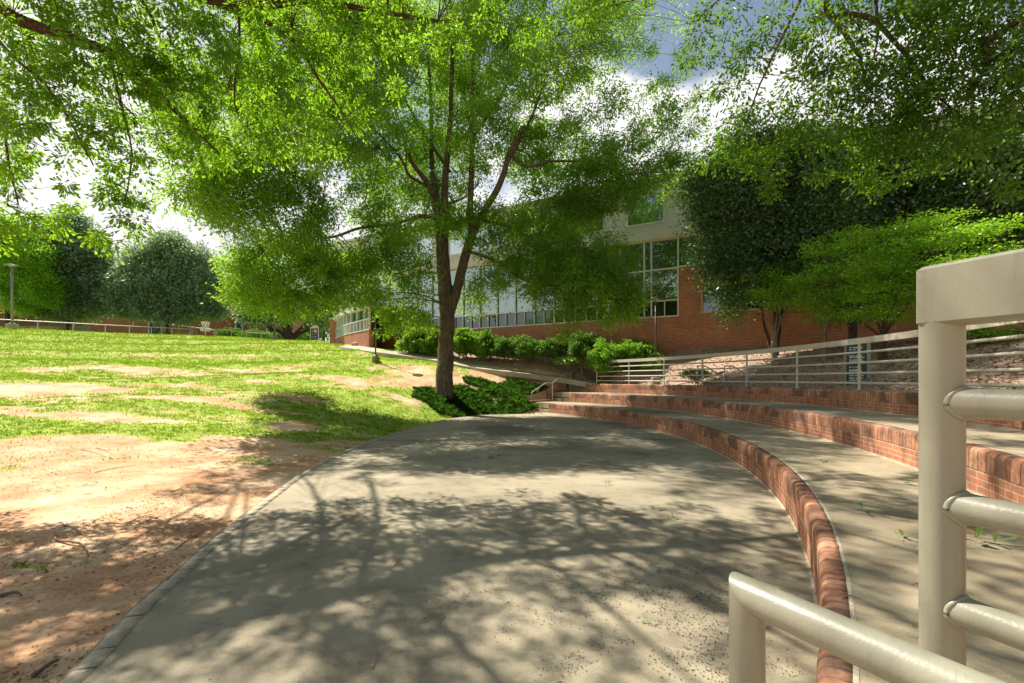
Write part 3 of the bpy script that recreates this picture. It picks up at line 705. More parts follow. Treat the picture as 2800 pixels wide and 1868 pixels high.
# ------------------------------------------------------------------ path
PP = _bez(PATH, 10); PP = PP[5:]
w = MB(); T_ = np.gradient(PP[:, :2], axis=0); T_ /= np.hypot(*T_.T)[:, None]; Nn = np.c_[T_[:, 1], -T_[:, 0]]   # toward the camera side
vs = []
for p, n_ in zip(PP, Nn):
    for off, dz in ((.62, -.28), (.62, -.03), (-.62, .12), (-.62, -.25)): vs.append((p[0] + n_[0] * off, p[1] + n_[1] * off, p[2] + dz + .03))
m_ = len(PP); fs = [(0, 1, 2, 3), tuple(4 * (m_ - 1) + q for q in (3, 2, 1, 0))]
for i in range(m_ - 1):
    for q in range(4): fs.append((4 * i + q, 4 * i + 4 + q, 4 * i + 4 + (q + 1) % 4, 4 * i + (q + 1) % 4))
w.add(vs, fs); o = w.build('path', M['pathc']); tag(o, 'pale concrete footpath along the building', kind='structure')
bm = bmesh.new(); bm.from_mesh(o.data); bmesh.ops.recalc_face_normals(bm, faces=bm.faces); bm.to_mesh(o.data); bm.free()

# ------------------------------------------------------------------ main building
WD = Vector((1.746, -1, 0)).normalized(); WN = Vector((-1, -1.746, 0)).normalized(); W0 = Vector((8.38, 24.0, 0)); WRZ = math.atan2(WD.y, WD.x)
def wp(s, n, z): return (W0.x + WD.x * s + WN.x * n, W0.y + WD.y * s + WN.y * n, z)
class WB(MB):
    def wbox(s, s0, s1, n0, n1, z0, z1):
        c = wp((s0 + s1) / 2, (n0 + n1) / 2, (z0 + z1) / 2); s.box(c, (abs(s1 - s0), abs(n1 - n0), abs(z1 - z0)), WRZ)
bld = empty('brick_building', wp(0, 0, 3), 'long brick building with white-framed green curtain windows and grey upper storey', 'building')
SL, SR = -21.6, 17.0
z_s, z_t1, z_t2, z_h = 4.727, 5.58, 7.20, 8.79
w = WB(); w.wbox(SL, SR, -.35, 0, 1.5, z_s); w.wbox(0.0, SR, -.35, 0, z_s + .0, 4.80)
w.wbox(0, 1.1, -.35, 0, 4.80, z_t2); w.wbox(4.6, SR, -.35, 0, 4.80, z_t2); w.wbox(1.1, 4.6, -.35, 0, 6.15, z_t2)
w.build('brick_wall', M['brick'], bld, uv=True)
w = WB(); w.wbox(SL - 9, SR, -.45, .02, z_h + .02, 9.33); w.build('fascia_band', M['fascia'], bld)
w = WB(); w.wbox(SL, SR, -.1, .035, z_h - .11, z_h + .018); w.build('soffit_trim', M['cream'], bld)
w = WB(); w.wbox(SL - 9, SR, -3.0, -.22, 9.33, 12.0); w.wbox(SL - 4, SR, -2.0, -.6, 6.5, 9.3); w.build('stucco_wall', M['stucco'], bld)
w = WB(); w.wbox(SL - 9.2, SR, -3.2, -.1, 12.0, 12.14); w.wbox(SL - 9.2, SR, -3.2, -.16, 11.55, 11.6); w.build('roof_edge', M['fascia'], bld)
w = WB(); w.wbox(SL, SR, -14, -3.0, 2, 12.05); w.build('rear_mass', M['stucco'], bld)
# curtain wall bays
bays = [0.0, -1.33, -1.70]; s_ = -1.70
while s_ > SL + 1.0: s_ -= 1.29; bays.append(s_)
bays[-1] = SL
fw = .065
for i in range(len(bays) - 1):
    s1, s0 = bays[i], bays[i + 1]; small = (s1 - s0) < .6
    g = WB(); g.wbox(s0 + .01, s1 - .01, -.16, -.10, z_t1, z_h - .1)
    win = g.build('window', M['glass'], bld)
    g = WB(); g.wbox(s0 + .01, s1 - .01, -.158, -.098, z_s, z_t1); g.build('lower_pane', M['glass_dark'], win)
    f = WB()
    f.wbox(s0 - fw / 2, s0 + fw / 2, -.14, .012, z_s + .05, z_h - .11)
    f.wbox(s0 + fw / 2, s1 - fw / 2, -.14, .008, z_s, z_s + fw); f.wbox(s0 + fw / 2, s1 - fw / 2, -.14, .006, z_t1 - fw / 2, z_t1 + fw / 2); f.wbox(s0 + fw / 2, s1 - fw / 2, -.14, .006, z_t2 - fw / 2, z_t2 + fw / 2)
    if not small: f.wbox((s0 + s1) / 2 - .02, (s0 + s1) / 2 + .02, -.14, .002, z_s + fw, z_t1 - fw / 2)
    f.build('frame', M['white'], win)
f = WB(); f.wbox(-fw / 2, fw / 2, -.14, .014, z_s, z_h - .11); f.build('corner_mullion', M['white'], bld)
# right-hand upper ribbon windows and the small window
for s0 in np.arange(0, 12, 1.6):
    g = WB(); g.wbox(s0 + .02, s0 + 1.58, -.16, -.10, z_t2, z_h - .1); win = g.build('window', M['glass'], bld)
    f = WB(); f.wbox(s0 + 1.57, s0 + 1.63, -.14, .01, z_t2 + .06, z_h - .11); f.wbox(s0 + .035, s0 + 1.6, -.14, .012, z_t2, z_t2 + .065); f.build('frame', M['white'], win)
g = WB(); g.wbox(1.1, 4.6, -.2, -.14, 4.8, 6.15); win = g.build('window', M['glass_dark'], bld)
f = WB(); f.wbox(1.1, 4.6, -.14, .02, 4.8, 4.87); f.wbox(1.1, 1.16, -.14, -.01, 4.87, 6.15); f.wbox(2.8, 2.86, -.14, -.01, 4.87, 6.15); f.build('frame', M['cream'], win)
# upper storey windows
for (s0, s1) in ((-2.6, -.75), (-8.6, -4.0), (-14.5, -10.0), (-20.6, -16)):
    g = WB(); g.wbox(s0, s1, -.23, -.205, 9.75, 11.2); win = g.build('window', M['glass_up'], bld)
    f = WB(); f.wbox(s0 - .05, s1 + .05, -.225, -.16, 9.69, 9.75); f.wbox(s0 - .05, s0, -.225, -.17, 9.75, 11.2); f.wbox(s1, s1 + .05, -.225, -.17, 9.75, 11.2)
    nn = max(1, int(round((s1 - s0) / 1.5)))
    for q in range(1, nn): f.wbox(s0 + (s1 - s0) * q / nn - .02, s0 + (s1 - s0) * q / nn + .02, -.21, -.18, 9.75, 11.2)
    f.build('frame', M['white'], win)
# curved glazed wing at the left end
cv_ = _bez(np.array([(-9.2, 30.6), (-11.3, 33.2), (-12.8, 35.5), (-14.0, 37.7)]), 3)
zs2, zt2, zh2 = 4.727, 5.45, 6.16
wb = MB(); wf = MB()
for i in range(len(cv_) - 1):
    p, q = cv_[i], cv_[i + 1]; c = (p + q) / 2; d = q - p; l_ = np.hypot(*d); rz = math.atan2(d[1], d[0])
    nn_ = np.array([-d[1], d[0]]) / l_; 
    if nn_[1] > 0: nn_ = -nn_
    ci = c - nn_ * .15
    wb.box((ci[0], ci[1], (2.5 + zs2) / 2), (l_ + .03, .3, zs2 - 2.5), rz)
    g = MB(); g.box((c[0] - nn_[0] * .12, c[1] - nn_[1] * .12, (zs2 + zh2) / 2), (l_, .04, zh2 - zs2), rz); win = g.build('window', M['glass'], bld)
    f = MB()
    for zz in (zs2 + .03, zt2, zh2): f.box((c[0] - nn_[0] * .03, c[1] - nn_[1] * .03, zz), (l_ + .02, .1, .06), rz)
    for t in (0, .5):
        f.box((p[0] + d[0] * t - nn_[0] * .04, p[1] + d[1] * t - nn_[1] * .04, (zs2 + (zh2 if t == 0 else zt2)) / 2), (.05, .11, (zh2 if t == 0 else zt2) - zs2), rz)
    f.build('frame', M['white'], win)
    wf.box((c[0] - nn_[0] * .12, c[1] - nn_[1] * .12, zh2 + .17), (l_ + .05, .5, .28), rz)
wb.build('curved_brick_wall', M['brick'], bld, uv=True); wf.build('curved_fascia', M['fascia'], bld)
w = MB(); w.add([(-9.2, 30.6, 2.5), (-9.2, 30.6, 6.45), (-10.0, 34.5, 6.45), (-10.0, 34.5, 2.5), (-9.35, 30.75, 2.5), (-9.35, 30.75, 6.45), (-10.3, 34.5, 6.45), (-10.3, 34.5, 2.5)],
              [(0, 1, 2, 3), (7, 6, 5, 4), (0, 4, 5, 1), (1, 5, 6, 2), (2, 6, 7, 3)]); w.build('return_wall', M['brick'], bld, uv=True)
w = MB(); w.add([(-9.2, 30.5, 6.33), (-14.6, 38.6, 6.33), (-9, 42, 6.33), (-6, 33.5, 6.33), (-9.2, 30.5, 6.5), (-14.6, 38.6, 6.5), (-9, 42, 6.5), (-6, 33.5, 6.5)], [(3, 2, 1, 0), (4, 5, 6, 7), (0, 1, 5, 4), (1, 2, 6, 5), (2, 3, 7, 6), (3, 0, 4, 7)]); w.build('wing_roof', M['fascia'], bld)
w = MB(); w.box((-14.45, 38.7, 5.2), (.55, .8, 2.3), .1); w.build('pier', M['brick_orange'], bld, uv=True)
w = MB(); w.box((-14.45, 38.7, 6.4), (.68, .95, .1), .1); w.build('pier_cap', M['fascia'], bld)
w = WB(); w.wbox(-21.2, -20.95, .0, .03, 4.0, 4.35); w.build('wall_vent', M['white'], bld)

# ------------------------------------------------------------------ far brick building at the left
fb = empty('far_brick_building', (-48, 64, 5.6), 'low dark red brick building behind the magnolias on the left', 'building')
w = MB(); w.box((-59, 66, 8.6), (36, 4, 7.0)); w.box((-35.5, 65.4, 9.3), (11, 5, 8.4)); w.box((-71, 60, 8), (16, 3, 5.2)); w.build('wall', M['brick_far'], fb, uv=True)
w = MB(); w.box((-59, 66, 12.2), (36.3, 4.3, .2)); w.box((-35.5, 65.4, 13.6), (11.3, 5.3, .2)); w.build('roof_edge', M['lamp_grey'], fb)
def fpx(px, Y): return (px - 1400) / F * Y
for (px0, px1, z0, z1, m_, nm) in ((646, 664, 7.8, 9.1, 'glass_dark', 'window'), (730, 751, 6.2, 9.8, 'dark', 'doorway'), (408, 442, 6.4, 10.2, 'dark', 'doorway')):
    Yw = 62.85 if px0 > 600 else 63.95
    x0, x1 = fpx(px0, Yw), fpx(px1, Yw)
    g = MB(); g.box(((x0 + x1) / 2, Yw, (z0 + z1) / 2), (x1 - x0, .1, z1 - z0)); d_ = g.build(nm, M[m_], fb)
    f = MB()
    for xx in (x0, x1): f.box((xx, Yw - .06, (z0 + z1) / 2), (.12, .1, z1 - z0))
    f.box(((x0 + x1) / 2, Yw - .065, z1), (x1 - x0, .1, .12)); f.build('frame', M['white'], d_)
rw = empty('retaining_wall', (-62, 52, 5.6), 'long low concrete kerb wall with iron pickets at the far left', 'wall')
w = MB(); w.box((-66, 54, 6.9), (36, .35, 1.3)); w.build('wall', M['block'], rw)
w = MB()
for i in range(150): w.box((-84 + i * .235, 53.95, 8.15), (.03, .03, 1.25))
for zz in (7.65, 8.7): w.box((-66.4, 53.95, zz), (35.4, .05, .05))
w.build('picket_fence', M['twig'], rw)

# ------------------------------------------------------------------ rails at the top of the lawn
def rail_line(px0, px1, Y0, Y1, ztop, posts, lab, loops, mat, group, r=.035):
    P0 = np.array([fpx(px0, Y0), Y0]); P1 = np.array([fpx(px1, Y1), Y1])
    root = empty('pipe_rail', (P0[0], P0[1], 5.6), lab, 'railing', group)
    d = (P1 - P0) / np.hypot(*(P1 - P0)); pts = [(P0[0], P0[1], ztop), (P1[0], P1[1], ztop)]
    def loop(P, s):
        out = []
        for q in np.linspace(math.pi / 2, -math.pi / 2, 9): out.append((P[0] + s * d[0] * .24 * math.cos(q), P[1] + s * d[1] * .24 * math.cos(q), ztop - .19 + .19 * math.sin(q)))
        return out
    if 'R' in loops: lp = loop(P1, 1); pts = pts[:1] + lp + [(P1[0] - d[0] * .25, P1[1] - d[1] * .25, ztop - .38)]
    if 'L' in loops: lp = loop(P0, -1); pts = [(P0[0] + d[0] * .25, P0[1] + d[1] * .25, ztop - .38)] + lp[::-1] + pts[1:]
    w = MB(); w.tube(pts, r, 8); w.build('rail', mat, root, smooth=True, sharp=40)
    for p in posts:
        u = (p - 1400) / F; den = (P1[0] - P0[0]) - u * (P1[1] - P0[1]); t = (u * P0[1] - P0[0]) / den; q = P0 + (P1 - P0) * t
        w = MB(); w.tube([(q[0], q[1], g1(q[0], q[1]) - .1), (q[0], q[1], ztop)], r, 8); w.build('post', mat, root, smooth=True)
rail_line(-90, 521, 39, 48, 6.58, (-10, 103, 200, 288, 354, 414, 470, 521), 'long cream pipe rail on the lawn crest, from far left to a looped end', 'R', M['paint_white'], 'rails on the lawn crest')
rail_line(590, 776, 49, 55, 6.63, (590, 633, 674, 714, 756), 'cream pipe rail on the lawn crest right of the basket, looped at its left end', 'L', M['paint_white'], 'rails on the lawn crest')
rail_line(430, 503, 52, 54, 6.75, (434, 503), 'short olive pipe rail with a looped end behind the long rail', 'R', M['paint_grey'], 'rails of the entrance ramp')
rail_line(405, 450, 60, 60.5, 8.75, (440, 446), 'short brown rail by the dark doorway behind the magnolia trunk', '', M['paint_grey'], 'rails of the entrance ramp')
root = empty('ramp_rail', (fpx(470, 58), 58, 6), 'grey brown rail sloping down the entrance ramp behind the basket', 'railing', 'rails of the entrance ramp')
A0 = (fpx(470, 57), 57, EYE + 148 / F * 57); A1 = (fpx(590, 57), 57, EYE + 133 / F * 57)
w = MB(); w.tube([A0, A1], .05, 8); w.build('rail', M['paint_grey'], root)
for t in (.15, .55, .95):
    q = [A0[i] + (A1[i] - A0[i]) * t for i in range(3)]; w = MB(); w.tube([(q[0], q[1], 5.4), q], .04, 8); w.build('post', M['paint_grey'], root)
w = MB(); w.add([(A0[0], 57.3, 5.2), (A1[0] + 2, 57.3, 5.2), (A1[0] + 2, 57.3, 5.75), (A0[0], 57.3, 6.9), (A0[0], 57.7, 5.2), (A1[0] + 2, 57.7, 5.2), (A1[0] + 2, 57.7, 5.75), (A0[0], 57.7, 6.9)], [(0, 1, 2, 3), (7, 6, 5, 4), (3, 2, 6, 7), (1, 5, 6, 2), (0, 3, 7, 4)])
w.build('ramp_kerb', M['block'], root)
# small picket gate beyond the right rail
root = empty('picket_gate', (fpx(612, 57), 57, 5.6), 'pale picket panel beyond the crest, right of the basket', 'gate')
w = MB(); x0, x1 = fpx(606, 57), fpx(627, 57); zt = EYE + 128 / F * 57; zb = zt - 1.5
for i in range(6): w.tube([(x0 + (x1 - x0) * i / 5, 57, zb), (x0 + (x1 - x0) * i / 5, 57, zt)], .025, 6)
w.tube([(x0, 57, zt), (x1, 57, zt)], .03, 6); w.tube([(x0, 57, zb), (x1, 57, zb)], .03, 6); w.build('panel', M['paint_white'], root)

# basket
bx, by = fpx(562, 43), 43.0; bz = g1(bx, by)
bz = EYE + (HOR - 923) / F * 43
root = empty('disc_golf_basket', (bx, by, bz), 'white disc golf basket with hanging chains on the lawn crest', 'disc golf basket')
w = MB(); w.tube([(bx, by, bz - .3), (bx, by, bz + 1.42)], .035, 8); w.build('pole', M['galv'], root, smooth=True)
w = MB(); w.lathe((bx, by, bz), [(.30, 1.22), (.33, 1.22), (.35, 1.42), (.31, 1.42), (.30, 1.22)], 20); w.build('top_band', M['paint_white'], root, smooth=True, sharp=40)
w = MB()
for i in range(14):
    q = 2 * math.pi * i / 14; w.tube([(bx + .30 * math.cos(q), by + .30 * math.sin(q), bz + 1.23), (bx + .22 * math.cos(q), by + .22 * math.sin(q), bz + .95), (bx + .06 * math.cos(q), by + .06 * math.sin(q), bz + .78)], .012, 5)
w.build('chains', M['galv'], root)
w = MB()
for zz, rr in ((.86, .42), (.74, .42), (.60, .38)):
    w.tube([(bx + rr * math.cos(q), by + rr * math.sin(q), bz + zz) for q in np.linspace(0, 2 * math.pi, 25)], .02, 5)
for i in range(24):
    q = 2 * math.pi * i / 24; w.tube([(bx + .42 * math.cos(q), by + .42 * math.sin(q), bz + .86), (bx + .38 * math.cos(q), by + .38 * math.sin(q), bz + .6), (bx, by, bz + .58)], .009, 4)
w.build('basket', M['galv'], root)

# ------------------------------------------------------------------ lamp posts
def lamp(x, y, z, H, lab, mat, blk=.21, bh=.3, pr=.045, hd=.27):
    root = empty('lamp_post', (x, y, z), lab, 'lamp post', 'lamp posts round the lawn')
    w = MB(); w.lathe((x, y, z), [(blk, -.5), (blk, bh - .02), (blk - .02, bh), (0, bh)], 20); w.build('concrete_base', M['block'], root, smooth=True, sharp=35)
    w = MB(); w.lathe((x, y, z + bh), [(blk * .62, 0), (blk * .62, .05), (blk * .3, .09), (pr, .1)], 16); w.build('base_plate', mat, root)
    w = MB(); w.tube([(x, y, z + bh), (x, y, z + H - .22)], pr, 12, r2=pr * .8); w.build('pole', mat, root, smooth=True)
    w = MB()
    for q in (0, 1, 2): a = 2 * math.pi * q / 3; w.tube([(x, y, z + H - .24), (x + hd * .35 * math.cos(a), y + hd * .35 * math.sin(a), z + H - .12), (x + hd * .6 * math.cos(a), y + hd * .6 * math.sin(a), z + H - .05)], .015, 6)
    w.build('yoke', mat, root)
    w = MB(); w.lathe((x, y, z + H), [(0, .03), (hd * .5, .025), (hd * .9, -.005), (hd, -.04), (hd * .9, -.055), (hd * .3, -.05), (0, -.05)], 24); w.build('lamp_head', mat, root, smooth=True)
    w = MB(); w.lathe((x, y, z + H), [(0, -.10), (hd * .4, -.09), (hd * .5, -.052)], 16); w.build('lens', M['lamp_lens'], root, smooth=True)
x, y = (1027 - 1400) / F * 26, 26.0
lamp(x, y, EYE - (990 - HOR) / F * 26, 3.9, 'slim brown lamp post on a round concrete base, left of the big oak', M['lamp_brown'])
lamp(fpx(1793, 21.3), 21.3, 1.34, 3.85, 'slim brown lamp post on a concrete base behind the curved guard rail', M['lamp_brown'])
lamp(fpx(33, 41), 41, 5.68, 5.7, 'grey lamp post on a wide concrete block at the far left of the lawn crest', M['lamp_grey'], .42, .62, .10, .5)
lamp(fpx(751, 47.5), 47.5, 5.3, 5.4, 'grey lamp post beside the dark spreading magnolia at the end of the lawn', M['lamp_grey'], .33, .45, .085, .45)

# ------------------------------------------------------------------ signs
def sign(c, rz, wdt, hgt, z0, mat, rows, root, word=M['signwhite'], seed=0, x_off=.12):
    ca, sa = math.cos(rz), math.sin(rz)
    def P(a, d, z): return (c[0] + a * ca - d * sa, c[1] + a * sa + d * ca, z)
    w = MB(); w.box(P(0, 0, z0 + hgt / 2), (wdt, .05, hgt), rz); w.build('panel', mat, root)
    r = random.Random(seed)
    for (zz, hh) in rows:
        w = MB()
        a = -wdt / 2 + x_off
        end = -wdt / 2 + x_off + wdt * (.55 + .2 * r.random())
        while a < end:
            l = r.uniform(.02, .05); w.box(P(a + l / 2, -.03, zz), (l, .012, hh * r.uniform(.7, 1)), rz); a += l + r.choice((.0, .0, .03))
        w.build('lettering', word, root)
    return P
Ys = 9.35; R_s = 22.0
x_s = fpx(2340, 12.3); y_s = 12.3
root = empty('wayfinding_sign', (x_s, y_s, 1.4), 'dark green wayfinding sign with rows of white lettering behind the guard rail', 'sign')
zc = lambda py: EYE - (py - HOR) / F * y_s
rows = [(zc(q), .035) for q in (951, 957, 974, 978, 984.5, 988.5, 1004, 1011, 1014.5, 1027, 1034, 1040)]
rz_s = math.radians(-14)
P = sign((x_s, y_s), rz_s, .46, zc(938) - zc(1072), zc(1072), M['signgreen'], rows, root, seed=4, x_off=.07)
w = MB(); w.box(P(0, -.03, zc(1056)), (.44, .012, .022), rz_s); w.build('yellow_line', M['signyellow'], root)
w = MB(); w.box(P(-.14, -.03, zc(1063)), (.16, .012, .05), rz_s); w.build('blue_mark', M['signblue'], root)
w = MB(); w.box(P(.275, 0, (zc(938) + 1.0) / 2), (.08, .09, zc(938) - 1.0), rz_s); w.box(P(-.24, 0, (zc(938) + 1.0) / 2), (.02, .07, zc(938) - 1.0), rz_s); w.build('post', M['paint_grey'], root)
root = empty('directory_sign', (fpx(860, 46.5), 46.5, 5.2), 'brown directory sign with pale lettering and a gabled top beside the path', 'sign')
y_s = 46.5; x_s = fpx(860, y_s); zc = lambda py: EYE - (py - HOR) / F * y_s
P = sign((x_s, y_s), 0, .68, zc(899) - zc(930), zc(930), M['signbrown'], [(zc(q), .09) for q in (902, 906, 910, 915, 921, 925)], root, word=M['paint_grey'], seed=9, x_off=.1)
w = MB()
for s in (-1, 1): w.box((x_s + s * .38, y_s, (zc(899) + 4.6) / 2), (.06, .08, zc(899) - 4.6))
w.build('post', M['paint_white'], root)
w = MB(); w.add([(x_s - .45, y_s - .12, zc(898)), (x_s + .4, y_s - .12, zc(898)), (x_s + .28, y_s - .12, zc(890)), (x_s - .05, y_s - .12, zc(890)), (x_s - .45, y_s + .12, zc(898)), (x_s + .4, y_s + .12, zc(898)), (x_s + .28, y_s + .12, zc(890)), (x_s - .05, y_s + .12, zc(890))],
              [(0, 1, 2, 3), (7, 6, 5, 4), (3, 2, 6, 7), (1, 5, 6, 2), (0, 3, 7, 4), (0, 4, 5, 1)]); w.build('gabled_top', M['paint_white'], root)

# boulders by the curved wall
for i, (px, py, Y_, s, lab) in enumerate(((940, 941, 35.6, .4, 'reddish boulder in the mulch by the curved wall, farthest left'), (965, 942, 34, .26, 'small reddish boulder between two others by the curved wall'), (982, 943, 32.4, .36, 'reddish boulder in the mulch by the curved wall, nearest the corner'))):
    x = fpx(px, Y_); z = EYE - (py - HOR) / F * Y_
    bm = bmesh.new(); bmesh.ops.create_icosphere(bm, subdivisions=3, radius=1)
    for v in bm.verts:
        k_ = .75 + .5 * float(fbm(np.array([v.co.x * 1.5 + i * 7 + 30]), np.array([v.co.y * 1.5 + v.co.z + 20]))[0]); v.co = Vector((v.co.x * s * 1.5 * k_, v.co.y * s * k_, v.co.z * s * .6 * k_))
    me = bpy.data.meshes.new('boulder'); bm.to_mesh(me); bm.free(); me.materials.append(M['stone']); o = bpy.data.objects.new('boulder', me); COL.objects.link(o); o.location = (x, Y_, z)
    tag(o, lab, 'boulder', 'boulders by the curved wall')

# ------------------------------------------------------------------ vegetation
def unit(v): return v / np.maximum(1e-9, np.linalg.norm(v, axis=-1, keepdims=True))
def leaf_mesh(name, C, Lf, Wf, mat, parent, r, droop=.3, up=.35, axis_dir=None, shape='diamond', spread=1.0):
    n = len(C); a = unit(r.normal(size=(n, 3)) * np.array([1, 1, .6]) + np.array([0, 0, -droop]))
    if axis_dir is not None: a = unit(axis_dir + r.normal(size=(n, 3)) * .25)
    nrm = unit(r.normal(size=(n, 3)) + np.array([0, 0, up * 3])); bv = unit(np.cross(nrm, a)); nn = unit(np.cross(a, bv))
    Ls = (Lf * r.uniform(.7, 1.25, n))[:, None]; Ws = (Wf * r.uniform(.75, 1.2, n))[:, None]
    if shape == 'diamond':
        V = np.stack([C, C + a * Ls * .5 + bv * Ws * .5 + nn * Ws * .12, C + a * Ls, C + a * Ls * .5 - bv * Ws * .5 + nn * Ws * .12], 1).reshape(-1, 3)
        Fq = np.arange(4 * n).reshape(n, 4)
        k = 4
    else:   # obovate leaf of six corners
        V = np.stack([C, C + a * Ls * .55 + bv * Ws * .30 + nn * Ws * .08, C + a * Ls * .85 + bv * Ws * .5 + nn * Ws * .1, C + a * Ls * 1.02, C + a * Ls * .85 - bv * Ws * .5 + nn * Ws * .1, C + a * Ls * .55 - bv * Ws * .30 + nn * Ws * .08], 1).reshape(-1, 3)
        Fq = np.arange(6 * n).reshape(n, 6); k = 6
    rn = np.repeat(r.random(n), k)
    return make_mesh(name, V, Fq, mat, parent, attrs={'rnd': rn})
def tubes_batch(P0, P1, P2, r0, r1, segs=4, sides=4):
    n = len(P0); t = np.linspace(0, 1, segs + 1)[None, :, None]
    P = (1 - t) ** 2 * P0[:, None] + 2 * t * (1 - t) * P1[:, None] + t * t * P2[:, None]
    T = np.gradient(P, axis=1); T = unit(T); ref = np.where(np.abs(T[..., 2:]) > .95, np.array([1., 0, 0]), np.array([0, 0, 1.]))
    U = unit(np.cross(T, ref)); Vv = np.cross(U, T)
    rr = (r0[:, None] + (r1 - r0)[:, None] * t[:, :, 0])[:, :, None, None]
    q = np.linspace(0, 2 * math.pi, sides, endpoint=False)
    ring = P[:, :, None] + rr * (U[:, :, None] * np.cos(q)[None, None, :, None] + Vv[:, :, None] * np.sin(q)[None, None, :, None])
    V = ring.reshape(-1, 3); m = (segs + 1) * sides
    i = np.arange(n)[:, None, None] * m; s = np.arange(segs)[None, :, None] * sides; j = np.arange(sides)[None, None, :]
    a = (i + s + j).ravel(); b = (i + s + (j + 1) % sides).ravel()
    return V, np.c_[a, b, b + sides, a + sides]
def smooth_poly(P, n=6): return _bez(np.array(P, float), n)
def tree(name, lab, cat, base, limbs, lobes, leafL, leafW, leafmat, barkmat, per_m3=None, clusters=14, leaves=40, sig=.3, seed=1, group=None, droop=.3, shape='diamond', flat=.75, twig_r=.008, sides=9, limb_link=True, up=.35, twigfrac=.5, rough=.0):
    """limbs: [(points, r0, r1)]; lobes: [(x,y,z, rx, ry, rz, density)]"""
    r = np.random.default_rng(seed)
    root = empty(name, base, lab, cat, group)
    VV = []; FF = []; off = 0; nodes = []; nrad = []
    mb = MB()
    for pts, r0, r1 in limbs:
        P = smooth_poly(pts, 5); n = len(P); P = P + (r.normal(size=P.shape) * r0 * .10) * np.linspace(0, 1, n)[:, None]
        rads = [r0 + (r1 - r0) * (i / (n - 1)) ** .8 for i in range(n)]; mb.tube([tuple(p) for p in P], rads, sides if r0 > .05 else 6)
        nodes.append(P); nrad.append(np.array(rads))
    nodes = np.concatenate(nodes); nrad = np.concatenate(nrad)
    tw0, tw1, tw2, tr0, tr1 = [], [], [], [], []
    CC = []; AX = []
    for (x, y, z, rx, ry, rz_, dens) in lobes:
        c = np.array([x, y, z]); nc = max(3, int(clusters * dens * (rx * ry * rz_) ** .67))
        d = unit(r.normal(size=(nc, 3))); rad = r.uniform(.15, 1, nc) ** .55
        # uneven outline
        wob = .78 + .44 * r.random(nc)
        Q_ = c + d * (rad * wob)[:, None] * np.array([rx, ry, rz_])
        if limb_link:
            k = np.argmin(np.linalg.norm(nodes - c, axis=1) + .25 * np.maximum(0, nodes[:, 2] - z)); s0 = nodes[k]
            rb = min(nrad[k] * .5, .008 + .008 * np.linalg.norm(c - s0)); mid = (s0 + c) / 2 + np.array([0, 0, .12 * np.linalg.norm(c - s0)]) + r.normal(size=3) * .12
            tw0.append(s0); tw1.append(mid); tw2.append(c + r.normal(size=3) * .1); tr0.append(rb); tr1.append(rb * .35)
            lobe_nodes = np.array([s0 * (1 - t) ** 2 + 2 * t * (1 - t) * mid + c * t * t for t in (.6, .75, .9, 1)])
        else: lobe_nodes = c[None]
        sel = r.random(nc) < twigfrac
        for q in Q_[sel]:
            k = r.integers(len(lobe_nodes)); s0 = lobe_nodes[k]
            tw0.append(s0); tw1.append((s0 + q) / 2 + np.array([0, 0, .08]) + r.normal(size=3) * .06); tw2.append(q); tr0.append(twig_r * 1.6); tr1.append(twig_r * .5)
        nl = int(leaves)
        g = r.normal(size=(nc, nl, 3)) * np.array([sig, sig, sig * flat]) * r.uniform(.6, 1.4, (nc, 1, 1))
        g[..., 2] -= .35 * (g[..., 0] ** 2 + g[..., 1] ** 2) / max(sig, .05) * droop
        CC.append((Q_[:, None] + g).reshape(-1, 3)); AX.append(unit(g.reshape(-1, 3) + np.array([0, 0, -droop * sig])))
    V2, F2 = tubes_batch(np.array(tw0), np.array(tw1), np.array(tw2), np.array(tr0), np.array(tr1), 5, 4) if tw0 else (np.zeros((0, 3)), np.zeros((0, 4), int))
    V1 = np.array(mb.V); base_n = len(V1)
    if rough:
        pass
    Fl = [f for f in mb.F] + [tuple(f) for f in (F2 + base_n).tolist()]
    make_mesh('trunk', np.r_[V1, V2], Fl, barkmat, root, smooth=True)
    C_all = np.concatenate(CC); AXa = np.concatenate(AX)
    leaf_mesh('crown', C_all, leafL, leafW, leafmat, root, r, droop=droop, up=up, axis_dir=AXa, shape=shape)
    return root, len(C_all)
def lob(px, py, Y, r_, dens=1, ry=None, rz=None):
    p = at(px, py, Y); return (p[0], p[1], p[2], r_, ry or r_, rz or r_ * .8, dens)

NL = 0
